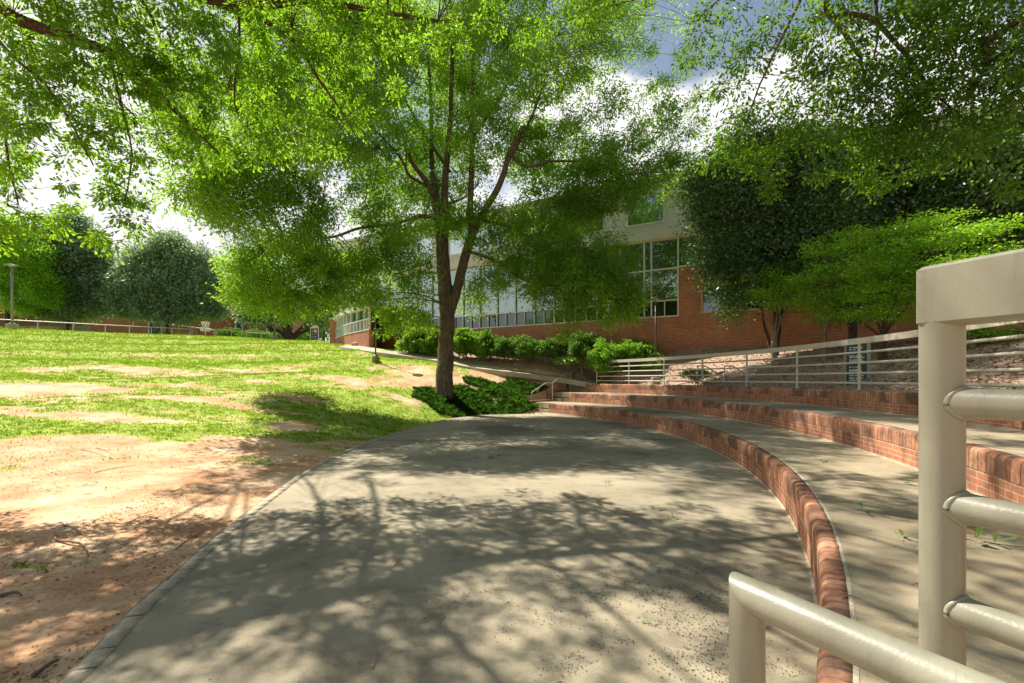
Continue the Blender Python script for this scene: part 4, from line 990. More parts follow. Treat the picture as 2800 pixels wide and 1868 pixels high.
# --- the big willow oak
TB = (-2.99, 21.3, .85)
def am(px, py, Y=21.3): return tuple(at(px, py, Y))
limbs = [
    ([am(1214, 1100), am(1215, 1060), am(1217, 1000), am(1220, 930), am(1222, 850), am(1216, 780)], .44, .30),
    ([am(1222, 850), am(1214, 760), am(1210, 680), am(1206, 610), am(1212, 560)], .34, .25),
    ([am(1206, 620), am(1190, 560), am(1168, 500, 21), am(1130, 450, 20.6), am(1118, 420, 20.4)], .19, .06),
    ([am(1208, 610), am(1186, 500, 21.6), am(1180, 430, 21.8), am(1178, 300, 22), am(1170, 150, 22)], .17, .06),
    ([am(1214, 600), am(1218, 480, 21.3), am(1228, 380, 21.2), am(1235, 200, 21.2), am(1230, 0, 21.2), am(1232, -150, 21.2)], .18, .05),
    ([am(1228, 860), am(1250, 790), am(1272, 700), am(1288, 650), am(1305, 610)], .23, .19),
    ([am(1290, 650), am(1286, 560), am(1290, 450, 21.4), am(1290, 330, 21.5), am(1296, 150, 21.5), am(1305, -60, 21.5)], .17, .06),
    ([am(1298, 620), am(1335, 560, 20.8), am(1368, 500, 20.6), am(1395, 420, 20.4), am(1420, 370, 20.2), am(1435, 345, 20.1)], .17, .09),
    ([am(1395, 430, 20.4), am(1440, 350, 20.2), am(1480, 250, 20.0), am(1520, 100, 20)], .09, .03),
    ([am(1400, 425, 20.4), am(1440, 455, 20), am(1520, 440, 19.8), am(1640, 450, 19.5), am(1720, 480, 19.4)], .07, .03),
    ([am(1190, 600), am(1150, 590, 20.8), am(1080, 612, 20.2), am(980, 625, 19.6), am(900, 650, 19), am(820, 640, 18.6), am(720, 690, 18.2)], .09, .03),
    ([am(1170, 510), am(1120, 480, 20.2), am(1100, 440, 20), am(1050, 380, 19.6), am(960, 300, 19)], .08, .03),
    ([am(1310, 600), am(1390, 620, 20.8), am(1450, 650, 20.5), am(1540, 680, 20.2)], .08, .03),
    ([am(1290, 690), am(1370, 720, 20.6), am(1430, 765, 20.2), am(1500, 780, 19.8), am(1620, 770, 19.4)], .075, .025),
    ([am(1230, 470), am(1150, 350, 21.8), am(1070, 200, 22), am(1000, 60, 22)], .08, .03),
    ([am(1290, 380), am(1370, 260, 22), am(1450, 120, 22.5), am(1500, -40, 22.5)], .08, .03),
    ([am(1215, 560), am(1270, 540, 20.6), am(1310, 500, 20)], .06, .03)]
lb = []
for px, py, Y, r_, dn in [
    (470, 520, 19.5, .9, .8), (560, 470, 19.5, 1.2, 1), (600, 570, 19.5, 1.1, 1), (700, 520, 19.5, 1.4, 1.1), (660, 420, 20, 1.3, 1), (800, 450, 20, 1.6, 1), (850, 560, 19.8, 1.3, 1), (760, 620, 19, 1.1, .9),
    (560, 340, 20.5, 1.3, .8), (700, 320, 20.5, 1.5, .9), (880, 340, 20.5, 1.7, 1), (1020, 420, 20, 1.5, 1), (1000, 540, 20, 1.3, 1),
    (680, 720, 18.3, 1.0, 1), (740, 770, 18.2, 1.0, 1.1), (700, 830, 18.2, .75, 1), (790, 830, 18.2, .8, 1.1), (850, 760, 18.5, 1.0, 1), (640, 790, 18.4, .6, .8), (900, 700, 19, 1.0, 1), (930, 800, 19, .9, 1), (800, 700, 18.5, 1, .9), (870, 840, 18.6, .6, .9),
    (1000, 720, 19.3, 1.0, 1), (1030, 820, 19.3, .9, 1.1), (1090, 860, 19.5, .75, 1.1), (1130, 800, 19.8, .8, 1), (1100, 700, 19.8, 1.0, 1), (1160, 880, 19.8, .5, 1), (1060, 900, 19.4, .4, .9), (1170, 730, 20.2, .6, .8),
    (1060, 620, 20, 1.2, .9), (1150, 640, 20.8, .8, .7), (1220, 600, 20.2, .75, 1.2), (1310, 560, 20, .8, .9),
    (1300, 820, 22, .8, .9), (1350, 760, 20.2, .9, 1), (1400, 700, 20, 1.1, 1.1), (1480, 640, 19.8, 1.2, 1.1), (1480, 760, 19.6, 1.2, 1.3), (1560, 700, 19.5, 1.3, 1.3), (1600, 800, 19.3, 1.0, 1.3), (1680, 740, 19.2, 1.1, 1.2), (1740, 790, 19, .7, 1), (1700, 850, 19, .6, 1), (1640, 860, 19.1, .5, 1), (1850, 300, 19.5, .9, .5), (1880, 150, 20, .8, .45), (1910, 360, 19.5, .6, .5), (1930, 250, 19.6, .6, .35), (1700, 490, 19.3, .9, .9), (1630, 550, 19.4, .8, .8), (1800, 430, 19.3, .7, .8), (1850, 40, 20.5, .7, .35), (1550, 870, 19.4, .5, .6), (1560, 920, 19.4, .4, .8), (1400, 600, 20, 1, .9), (1330, 660, 20.3, .8, .9),
    (1560, 560, 19.8, 1.2, 1), (1680, 520, 19.3, 1.1, 1), (1740, 520, 19.1, .6, .8), (1780, 470, 19.2, .9, .9), (1830, 420, 19.3, .7, .7), (1860, 520, 19.2, .5, .7), (1880, 450, 19.4, .4, .5), (1820, 340, 19.5, .8, .6), (1600, 470, 19.6, 1, .8), (1720, 400, 19.5, 1.1, .8), (1500, 520, 20, .9, .8),
    (1300, 440, 21, 1.2, .8), (1130, 520, 21, 1, .8), (1100, 400, 21.5, 1.3, .9), (1200, 330, 22, 1.3, .8), (1350, 330, 21.5, 1.4, .8), (1480, 380, 20.5, 1.2, .8), (1580, 340, 20.2, 1.2, .7), (1680, 270, 20, 1.1, .6), (1780, 240, 20, .8, .5),
    (1060, 260, 21.5, 1.5, .9), (900, 200, 21, 1.5, .8), (1220, 180, 22, 1.5, .9), (1380, 180, 21.5, 1.5, .8), (1520, 200, 21, 1.3, .8), (1640, 150, 20.5, 1.2, .7), (1760, 110, 20.5, .9, .5), (1100, 80, 21.5, 1.6, .8), (1280, 40, 21.5, 1.6, .8), (1450, 50, 21, 1.5, .7), (1600, 30, 21, 1.3, .7), (1740, 10, 21, .9, .5),
    (950, 40, 21.5, 1.5, .7), (1150, -100, 21.5, 2, .7), (1350, -120, 21.5, 2, .7), (1000, -80, 21.5, 1.6, .6), (1520, -80, 21.5, 1.5, .6), (1250, -220, 21.5, 1.6, .6),
    (1250, 420, 24, 1.8, .8), (1050, 480, 24, 1.8, .8), (1450, 440, 24, 1.8, .8), (1250, 220, 24.5, 2, .8), (1100, 620, 23.5, 1.3, .6), (1450, 600, 23, 1.3, .6), (1250, 300, 18, 1.5, .5), (1100, 160, 18, 1.5, .4), (1450, 200, 18, 1.5, .4),
    (950, 250, 17, 1.3, .55), (1100, 120, 17, 1.4, .5), (1260, 40, 17.5, 1.4, .5), (1000, -60, 16.5, 1.6, .7), (1200, -150, 17, 1.8, .7), (1400, -120, 17.5, 1.7, .6), (1350, 170, 18, 1.2, .4), (1100, -280, 17, 1.8, .7), (850, 60, 17, 1.4, .6), (1330, -320, 18, 1.8, .6), (900, -200, 16, 1.6, .6),
    (920, 375, 14.6, 1.0, .8), (820, 194, 16, 1.2, .7), (1060, 194, 16.1, 1.1, .6), (960, 50, 17.5, 1.3, .6), (1080, 330, 14.8, .8, .5), (760, 300, 14.6, 1.0, .7), (1000, 260, 15.4, 1.0, .7), (900, 120, 16.5, 1.2, .6), (1110, 60, 17, 1.2, .6), (860, 450, 13.6, .8, .6), (700, 200, 15, 1.1, .6)]:
    if px < 1000 and 380 < py < 640: kk = .72 + .28 * max(0, px - 450) / 550; Y *= kk; r_ *= kk; dn *= 1.15
    lb.append(lob(px, py, Y, r_, dn))
poly = np.array([(380, 300), (430, 500), (560, 610), (560, 700), (620, 760), (640, 850), (800, 860), (960, 880), (1050, 915), (1170, 905), (1190, 800), (1180, 640), (1300, 640), (1330, 790), (1400, 790), (1450, 770), (1540, 890), (1700, 870), (1790, 790), (1740, 700), (1640, 660), (1600, 570), (1800, 540), (1890, 480), (1880, 330), (1800, 200), (1760, -60), (380, -60)], float)
rf = np.random.default_rng(77); cnt = 0
while cnt < 105:
    px, py = rf.uniform(380, 1900), rf.uniform(-60, 915)
    if not in_poly(np.array([px]), np.array([py]), poly)[0]: continue
    cnt += 1
    Y = rf.uniform(18, 23.5) if px > 1000 else rf.uniform(12.5, 17) + 3.5 * max(0, px - 380) / 620
    if py > 640: Y = rf.uniform(17.8, 20.5)
    elif 1110 < px < 1460 and py > 120: Y = rf.uniform(22.6, 24.5)
    r_ = rf.uniform(.8, 1.35) * Y / 20 * (.7 if py > 780 else 1)
    lb.append(lob(px, py, Y, r_, rf.uniform(.45, .8) * (.6 if px > 1500 and py < 350 else 1)))
_, n = tree('willow_oak_tree', 'large willow oak with forked trunk and wide drooping crown in the centre', 'tree', TB, limbs, lb, .15, .054, M['oak'], M['bark'], clusters=26, leaves=92, sig=.19, seed=11, droop=.35, twig_r=.011, sides=16, twigfrac=.35)
NL += n
print('main oak leaves', n)

# --- overhead oak, left
def cl(px, py, Y): return tuple(at(px, py, Y))
limbs = [
    ([(-13.5, 5.5, -.2), (-13.4, 5.5, 2), (-13.1, 5.6, 4.5), (-12.5, 5.9, 6.5)], .38, .26),
    ([(-13.2, 5.6, 4.0), (-11, 6.3, 6.2), cl(-200, -60, 7), cl(60, 57, 7.2), cl(298, 143, 7.6), cl(420, 240, 8), cl(520, 340, 8.2), cl(600, 420, 8.4)], .16, .02),
    ([(-12.5, 5.9, 6.5), (-9, 6.9, 8.6), cl(300, -120, 8), cl(590, 2, 8.6), cl(700, 16, 8.8), cl(850, 2, 9.2), cl(1020, 30, 9.5), cl(1200, 60, 10)], .17, .03),
    ([cl(640, 5, 8.7), cl(804, 113, 9), cl(870, 215, 9.1), cl(929, 298, 9.2), cl(982, 387, 9.3)], .05, .012),
    ([cl(650, 12, 8.7), cl(655, 120, 8.6), cl(640, 260, 8.5), cl(655, 330, 8.5)], .03, .01),
    ([cl(-60, 40, 7.1), cl(30, 150, 7.1), cl(120, 226, 7.1), cl(190, 330, 7.1), cl(256, 452, 7.1)], .035, .01),
    ([cl(-120, 160, 7), cl(0, 300, 7), cl(20, 420, 7), cl(50, 560, 7)], .03, .01),
    ([cl(298, 143, 7.6), cl(330, 280, 7.6), cl(360, 420, 7.6), cl(340, 560, 7.5)], .028, .008),
    ([(-12.5, 5.9, 6.5), (-9, 6.5, 10), (-5, 7, 12), (-2, 8, 13)], .15, .04)]
lb = []
for px, py, Y, r_, dn in [
    (40, 40, 7, 1.0, 1), (170, 80, 7.2, 1.0, 1), (320, 60, 7.6, 1.0, 1), (480, 60, 8, 1.1, 1), (640, 80, 8.5, 1.1, 1), (800, 60, 9, 1.1, 1), (960, 60, 9.3, 1.1, .9), (1110, 50, 9.7, 1, .8), (1230, 90, 10, .8, .6), (1330, 60, 10, .7, .45), (1440, 60, 9.5, .6, .4),
    (60, 220, 7, .9, .9), (200, 240, 7.2, .9, .9), (350, 210, 7.6, .9, 1), (480, 230, 8, 1.0, 1.1), (620, 240, 8.5, 1, 1.1), (760, 230, 9, 1, 1), (900, 200, 9.3, 1, .9), (1040, 170, 9.7, .8, .7),
    (450, 370, 8, .65, 1), (560, 370, 8.4, .8, 1.1), (690, 380, 8.8, .8, 1), (820, 370, 9.2, .7, .9), (940, 330, 9.4, .7, .8),
    (80, 380, 7, .75, .8), (210, 400, 7.2, .7, .8), (300, 360, 7.4, .7, .9), (110, 500, 7, .55, .6), (230, 530, 7.2, .5, .7), (310, 500, 7.4, .5, .8), (20, 560, 7, .5, .6), (330, 610, 7.4, .28, .8), (360, 450, 7.5, .4, .8), (40, 640, 7, .38, .7), (140, 600, 7.1, .32, .5), (290, 660, 7.3, .2, .7), (-80, 420, 7, .9, .8), (-80, 150, 7, 1.1, .9), (-70, 620, 7, .6, .8),
    (200, -160, 7.5, 1.4, .9), (500, -160, 8.2, 1.5, .9), (800, -150, 9, 1.5, .8), (1080, -140, 9.5, 1.3, .6), (-100, -100, 7, 1.2, .8), (350, -380, 8, 1.7, .7), (700, -400, 8.5, 1.8, .7), (1020, -380, 9, 1.6, .55), (0, -350, 7.2, 1.4, .6), (1330, -200, 9.3, 1.1, .5), (1500, -330, 9, 1.2, .5), (1250, -420, 8.5, 1.4, .5),
    (376, 300, 11.5, .9, .6), (420, 380, 12, .7, .6), (330, 180, 12.5, 1.1, .6), (470, 250, 13, 1.1, .6), (560, 200, 13.5, 1.1, .6), (700, -900, 5, 1.0, .9), (450, -700, 6, 1.1, .8), (950, -850, 5.2, 1.0, .9), (300, -1000, 5, 1.0, .8), (1150, -900, 5.4, .9, .8), (700, -650, 6.5, 1.1, .7)]:
    if py < -100: dn *= .75
    lb.append(lob(px, py, Y, r_, dn, rz=r_ * .75))
_, n = tree('oak_tree', 'oak at the left whose branches hang over the upper left of the scene', 'tree', (-13.5, 5.5, 0), limbs, lb, .085, .038, M['oakn'], M['bark2'], clusters=25, leaves=95, sig=.074, seed=21, group='oaks overhanging the stage', droop=.5, shape='obovate', twig_r=.0045, twigfrac=.8, up=.25)
print('left oak', n); NL += n
# --- overhead oak, right
limbs = [
    ([(11.5, 2.5, -.1), (11.4, 2.5, 3), (11, 2.7, 5.5), (10.3, 3.2, 7.3)], .34, .22),
    ([(10.6, 3.0, 6.6), (8, 4.8, 8.4), cl(2560, -180, 6.8), cl(2380, -60, 7), cl(2257, 0, 7.1), cl(2310, 90, 7.2), cl(2350, 160, 7.3), cl(2375, 240, 7.4)], .12, .012),
    ([cl(2290, 40, 7.1), cl(2380, 50, 7), cl(2450, 120, 6.9), cl(2500, 180, 6.8), cl(2560, 260, 6.8), cl(2640, 330, 6.8)], .045, .01),
    ([cl(2400, -60, 7), cl(2220, -40, 7.4), cl(2180, 20, 7.5), cl(2120, 140, 7.6), cl(2070, 250, 7.8), cl(2040, 340, 8)], .04, .008),
    ([cl(2390, -40, 7), cl(2400, 80, 7), cl(2390, 160, 7)], .03, .012),
    ([(10.8, 2.8, 6), (8.5, 4.2, 6.8), cl(2780, 60, 6), cl(2700, 180, 6.2), cl(2640, 280, 6.5)], .08, .012),
    ([cl(2300, -100, 7.3), cl(2100, -60, 7.8), cl(1980, -10, 8.2), cl(1900, 60, 8.4)], .035, .008)]
lb = []
for px, py, Y, r_, dn in [
    (1930, 60, 8.3, .45, .35), (2030, 40, 8, .6, .5), (2000, 160, 8.1, .55, .45), (2120, 120, 7.8, .7, .6), (2230, 60, 7.3, .8, .6), (2180, 220, 7.8, .7, .7), (2070, 290, 8.1, .6, .7), (1980, 330, 8.3, .45, .6), (2350, 80, 7.2, .8, .7), (2450, 40, 7, .8, .8), (2560, 90, 6.7, .9, .9), (2680, 60, 6.3, .9, 1), (2780, 140, 6, .8, 1), (2600, 210, 6.6, .8, 1), (2480, 200, 6.9, .8, .9), (2350, 230, 7.3, .75, .8), (2720, 260, 6.3, .7, 1), (2800, 300, 6.2, .7, 1),
    (1950, 230, 8.3, .5, .45), (1990, 400, 8.4, .5, .6), (1900, 150, 8.5, .35, .3), (2250, 330, 7.7, .7, .9), (2150, 380, 8, .6, .9), (2360, 340, 7.4, .7, .9), (2460, 330, 7.1, .7, 1), (2570, 330, 6.9, .6, 1), (2660, 370, 6.8, .5, .9), (2060, 440, 8.4, .45, .8), (2170, 490, 8.3, .4, .7), (2330, 440, 7.7, .5, .8), (2440, 420, 7.4, .45, .8), (2540, 430, 7.2, .4, .7), (2380, 500, 7.8, .25, .6), (1930, 430, 8.6, .25, .6),
    (2300, -140, 7.2, 1.2, .7), (2600, -140, 6.6, 1.2, .8), (2050, -120, 8, .9, .5), (2450, -350, 7, 1.5, .6), (2800, -60, 6, 1, .8), (2860, 420, 6.2, .6, .9), (1700, -40, 8.8, .5, .4), (1560, 90, 9, .45, .5), (1620, 10, 9, .5, .4), (1500, 170, 9.2, .3, .5)]:
    lb.append(lob(px, py, Y, r_, dn, rz=r_ * .75))
for (x, y, z, r_) in [(7, 0, 8, 1.8), (5, -2, 9, 2), (8, -4, 8.5, 2.2), (3, -4, 10, 2), (1, -2, 10.5, 1.8), (10, 1, 10, 2.2), (5, 2, 10.5, 1.8), (11, -2, 8, 2), (-1, -4.5, 10.5, 1.8), (7, -7, 9, 2.2), (2.5, .5, 11.5, 1.6), (9, 4, 10.5, 1.8), (13, 4, 9, 2), (12.5, 0, 11, 2), (-3, -3, 9.5, 1.6), (-5, -5, 9, 1.8)]:  # unseen crown lobes over the camera, added to block sky light and deepen shade
    lb.append((x, y, z, r_, r_, r_ * .7, .55))
_, n = tree('oak_tree', 'oak at the right whose branches hang over the upper right of the scene', 'tree', (11.5, 2.5, 1), limbs, lb, .085, .038, M['oakr'], M['bark2'], clusters=33, leaves=84, sig=.11, seed=22, group='oaks overhanging the stage', droop=.45, shape='obovate', twig_r=.0045, twigfrac=.8, up=.25)
print('right oak', n); NL += n

# --- hollies
def holly(px, Y, lobes, lab, seed):
    px = {2030: 2118}.get(px, px); x = fpx(px, Y); zb = g1(x, Y); b0 = (x, Y, zb)
    limbs = [([(x, Y, zb - .2), (x + .05, Y, zb + 1.5), (x - .05, Y + .1, zb + 4), (x, Y, zb + 7), (x, Y, zb + 9)], .16, .04)]
    for q in range(3): limbs.append(([(x, Y, zb - .2), (x + random.uniform(-.5, .5), Y + .2, zb + 2.2), (x + random.uniform(-1.2, 1.2), Y + random.uniform(-.5, .5), zb + 5)], .09, .03))
    return tree('holly_tree', lab, 'tree', b0, limbs, lobes, .14, .085, M['holly'], M['bark_d'], clusters=60, leaves=60, sig=.26, seed=seed, group='dark hollies in front of the brick wall', droop=.3, twig_r=.01, twigfrac=.3)
random.seed(5)
_, n = holly(2030, 19, [lob(*q) for q in [(1985, 480, 19, 1.3), (1950, 570, 19, 1.0), (1960, 650, 19, .95), (1930, 740, 18.9, .45), (2050, 560, 19, 1.6), (1990, 720, 18.8, .9), (2080, 680, 19, 1.4), (2020, 800, 18.8, .6), (2000, 850, 18.7, .35), (2120, 450, 19, 1.6), (2090, 400, 19, 1.2), (2020, 420, 19, 1.0), (2120, 780, 19, .9), (1925, 500, 19, .5)]], 'dark glossy holly overlapping the tall windows, leftmost of the hollies', 31); print('holly', n)
_, n = holly(2330, 18, [lob(*q) for q in [(2230, 500, 18, 1.5), (2340, 440, 18, 1.6), (2290, 600, 18, 1.7), (2420, 560, 18, 1.6), (2190, 640, 18.3, 1.2), (2380, 680, 17.8, 1.4), (2240, 730, 18, 1.1), (2230, 400, 18, 1.2), (2420, 740, 18, 1.2), (2330, 800, 18, 1)]], 'dark glossy holly behind the bright maples, middle of the hollies', 32); print('holly', n)
_, n = holly(2660, 16, [lob(*q) for q in [(2560, 480, 16.3, 1.4), (2680, 420, 16, 1.6), (2790, 480, 16, 1.5), (2560, 600, 16.5, 1.3), (2680, 560, 16, 1.5), (2790, 620, 16, 1.4), (2580, 700, 16.5, 1.2), (2700, 700, 16, 1.3), (2520, 410, 16.6, 1.0), (2880, 550, 15.6, 1.6)]], 'dark glossy holly above the close railing, rightmost of the hollies', 33); print('holly', n)

# --- bright layered maples
def maple(px, Y, lobes, lab, seed, forks, h=1.0, mat='bark_m'):
    x = fpx(px, Y); zb = g1(x, Y); r = random.Random(seed); limbs = [([(x, Y, zb - .15), (x - .03, Y, zb + .35), (x, Y, zb + .75 * h)], .13 * h, .11 * h)]
    for q in forks:
        e = at(q[0], q[1], Y + q[2]); m1 = (x * .75 + e[0] * .25, Y * .8 + e[1] * .2, zb + (e[2] - zb) * .55 + .1)
        limbs.append(([(x, Y, zb + .6 * h), m1, tuple(e)], .06 * h, .018))
    return tree('maple_tree', lab, 'tree', (x, Y, zb), limbs, lobes, .085, .048, M['maple'], M[mat], clusters=100, leaves=34, sig=.18, seed=seed, group='bright green maples behind the guard rail', droop=.15, flat=.28, twig_r=.006, twigfrac=.35, up=.8)
def flatlob(px, py, Y, r_, d=1.0): return lob(px, py, Y, r_, d, rz=r_ * .28)
_, n = maple(2118, 18.4, [flatlob(*q) for q in [(2100, 760, 18.2, .9), (2180, 740, 18.2, 1.0), (2080, 800, 18, .8), (2160, 800, 18, 1.0), (2230, 790, 18, .9), (2130, 830, 17.9, .7), (2200, 720, 18.2, .6), (2250, 840, 17.8, .7)]], 'bright green maple with tan forked trunk, farthest left of the maples', 41, [(2085, 850, 0), (2110, 830, .3), (2130, 835, -.3), (2160, 840, 0), (2180, 800, .2)]); print('maple', n)
_, n = maple(2255, 15.6, [flatlob(*q) for q in [(2260, 680, 15.5, .9), (2330, 640, 15.5, .8), (2280, 740, 15.3, 1.0), (2360, 720, 15.3, 1.0), (2200, 760, 15.4, .7), (2300, 800, 15.2, 1.0), (2240, 820, 15.2, .8), (2370, 790, 15.2, .9), (2320, 860, 15.1, .7), (2230, 870, 15.1, .4)]], 'bright green maple with several grey brown stems, second from the left', 42, [(2230, 850, .2), (2260, 820, -.2), (2290, 840, .1), (2320, 820, 0)], .9); print('maple', n)
_, n = maple(2415, 13.2, [flatlob(*q) for q in [(2400, 650, 13.2, .8), (2470, 620, 13.2, .8), (2550, 600, 13.2, .7), (2440, 690, 13, 1.0), (2540, 660, 13, .9), (2400, 740, 13, .9), (2490, 750, 12.9, .9), (2420, 800, 12.9, .9), (2500, 820, 12.9, .8), (2440, 860, 12.8, .7), (2380, 850, 12.9, .6), (2600, 640, 13, .7)]], 'bright green maple with crossing dark stems beside the green sign', 43, [(2380, 850, 0), (2410, 830, .3), (2450, 820, -.2), (2480, 840, .2), (2340, 870, 0)], .9, 'bark2'); print('maple', n)
_, n = maple(2690, 11.2, [flatlob(*q) for q in [(2640, 640, 11.4, .7), (2720, 620, 11.4, .6), (2700, 690, 11.2, .8), (2630, 720, 11.2, .8), (2790, 700, 11, .7), (2750, 960, 11, .7), (2700, 900, 11, .6), (2800, 930, 10.8, .6), (2640, 800, 11.2, .7), (2760, 790, 11, .8), (2760, 1000, 10.8, .4)]], 'bright green maple seen through the close railing at the far right', 44, [(2640, 900, 0), (2680, 860, .3), (2740, 880, 0), (2790, 900, -.2), (2600, 880, .2)], .9, 'bark2'); print('maple', n)

# --- magnolias beyond the lawn
def magnolia(px, Y, zb, lobes, lab, seed, tr=.35, group='dark magnolias beyond the lawn', ld=46, L_=.34, W_=.16, mat='magnolia', lean=0, forks=()):
    x = fpx(px, Y); limbs = [([(x, Y, zb - .3), (x + lean * .5, Y, zb + 1.5), (x + lean, Y, zb + 4), (x + lean, Y, zb + 8)], tr, tr * .3)]
    for f in forks:
        e = at(*f); limbs.append(([(x, Y, zb + .3), (x * .6 + e[0] * .4, Y, zb + 1.2), tuple(e)], tr * .55, tr * .15))
    return tree('magnolia_tree' if mat == 'magnolia' else 'shade_tree', lab, 'tree', (x, Y, zb), limbs, lobes, L_, W_, M[mat], M['bark_d'], clusters=34, leaves=int(ld*.9), sig=.36, seed=seed, group=group, droop=.1, twig_r=.03, twigfrac=.2)
_, n = magnolia(197, 54, 5.5, [lob(*q) for q in [(200, 640, 54, 2.6), (150, 690, 54, 2.5), (240, 700, 54, 2.6), (180, 760, 54, 3), (260, 780, 54, 2.2), (150, 800, 54, 2), (220, 830, 54, 2.4), (285, 830, 54, 1.4), (130, 840, 54, 1.4), (190, 600, 54, 1.4), (290, 740, 54, 1.3), (170, 860, 54, 1.1)]], 'tall dark magnolia at the far left behind the pipe rail', 51, lean=-.6); print('mag', n)
_, n = magnolia(458, 53, 5.5, [lob(*q) for q in [(450, 690, 53, 2.4), (400, 720, 53, 2.2), (520, 720, 53, 2.4), (370, 780, 53, 2.4), (450, 780, 53, 3), (540, 790, 53, 2.4), (580, 770, 53, 1.4), (345, 830, 53, 1.9), (420, 840, 53, 2.2), (500, 840, 53, 2.2), (570, 840, 53, 1.5), (470, 665, 53, 1.2), (350, 740, 53, 1.1), (590, 850, 53, .8)]], 'broad rounded dark magnolia in the middle behind the disc golf basket', 52); print('mag', n)
_, n = magnolia(790, 49.5, 5.25, [lob(*q) for q in [(700, 860, 49, 1.4), (760, 850, 49, 1.6), (830, 840, 49, 1.8), (880, 850, 49, 1.5), (910, 870, 49, 1.0), (850, 800, 49, 1.6), (900, 820, 49, 1.3), (680, 850, 49, 1.0), (780, 800, 49, 1.6), (880, 780, 49, 1.2), (720, 810, 49, 1.5)]], 'low spreading dark magnolia with forking trunk beside the directory sign', 53, tr=.55, forks=((720, 890, 49), (760, 870, 49), (840, 880, 49), (880, 892, 48.5))); print('mag', n)
_, n = magnolia(20, 50, 5.6, [lob(*q) for q in [(30, 640, 50, 2.2), (90, 700, 50, 2), (40, 740, 50, 2.4), (110, 780, 50, 1.8), (30, 800, 50, 1.8), (130, 810, 50, 1.1), (-30, 700, 50, 2.4), (-40, 620, 50, 2), (60, 840, 50, .9)]], 'light green feathery tree at the far left edge by the lamp post', 54, mat='maple', L_=.2, W_=.1, ld=90, group='trees beyond the lawn'); print('tree', n)
for i, (px, Y, lobes, lab, mt) in enumerate([
    (885, 80, [(890, 880, 80, 3), (870, 850, 80, 3), (900, 830, 80, 3.2), (860, 900, 80, 2)], 'grey green tree in the gap beside the orange brick pier', 'shrubd'),
    (820, 75, [(820, 900, 75, 2.5), (840, 870, 75, 3), (800, 880, 75, 3), (760, 900, 75, 2)], 'sunny lime green tree behind the directory sign', 'lime'),
    (620, 72, [(600, 780, 72, 2.5), (640, 800, 72, 2), (560, 830, 72, 2)], 'green tree showing above the far building between two magnolias', 'shrubd')]):
    x = fpx(px, Y); tree('shade_tree', lab, 'tree', (x, Y, 5.4), [([(x, Y, 5), (x, Y, 9), (x, Y, 12)], .3, .1)], [lob(*q) for q in lobes], .34, .2, M[mt], M['bark_d'], clusters=8, leaves=50, sig=.6, seed=60 + i, group='trees beyond the lawn', twig_r=.03, twigfrac=.1)

# --- shrubs
def shrub(px0, px1, pyt, pyb, Y, lab, seed, mat='shrub', L_=.13, W_=.07, n_=1.0, group='leafy shrubs along the brick wall'):
    x0, x1 = fpx(px0, Y), fpx(px1, Y); zt = EYE - (pyt - HOR) / F * Y; zb = EYE - (pyb - HOR) / F * Y
    cx = (x0 + x1) / 2; rx = (x1 - x0) / 2; h = zt - zb; r = np.random.default_rng(seed)
    root = empty('shrub', (cx, Y, zb), lab, 'shrub', group)
    P0 = np.repeat(np.array([[cx, Y, zb - .15]]), 16, 0) + r.normal(size=(16, 3)) * np.array([rx * .25, .1, 0]); e = unit(r.normal(size=(16, 3)) + np.array([0, 0, .8])) * np.array([rx, .6, h * .5]) * .8 + np.array([cx, Y, zb + h * .45])
    V, Fq = tubes_batch(P0, (P0 + e) / 2 + np.array([0, 0, .1]), e, np.full(16, .018), np.full(16, .006)); make_mesh('stems', V, Fq, M['bark_m'], root)
    rx *= 1.32; nl = int(4200 * n_ * max(.6, rx * 1.4 * h)); d = unit(r.normal(size=(nl, 3))); d[:, 2] = np.abs(d[:, 2]) * r.choice([1, 1, 1, -.6], nl)
    rad = r.uniform(.4, 1.0, nl) ** .5 * (.62 + .62 * vnoise(d[:, 0] * 3.4 + seed * 3.1 + 20, d[:, 2] * 3.4 + d[:, 1] * 2.5 + 20)) * (1 + .12 * (vnoise(d[:, 0] * 11 + 50, d[:, 2] * 11 + 50) - .5))
    C = np.array([cx, Y, zb + h * .45]) + d * rad[:, None] * np.array([rx, min(rx, 1.1), h * .62]); C[:, 2] = np.maximum(C[:, 2], zb + .03)
    leaf_mesh('foliage', C, L_, W_, M[mat], root, r, droop=.1, up=.3, axis_dir=unit(d * .6 + r.normal(size=(nl, 3)) * .7))
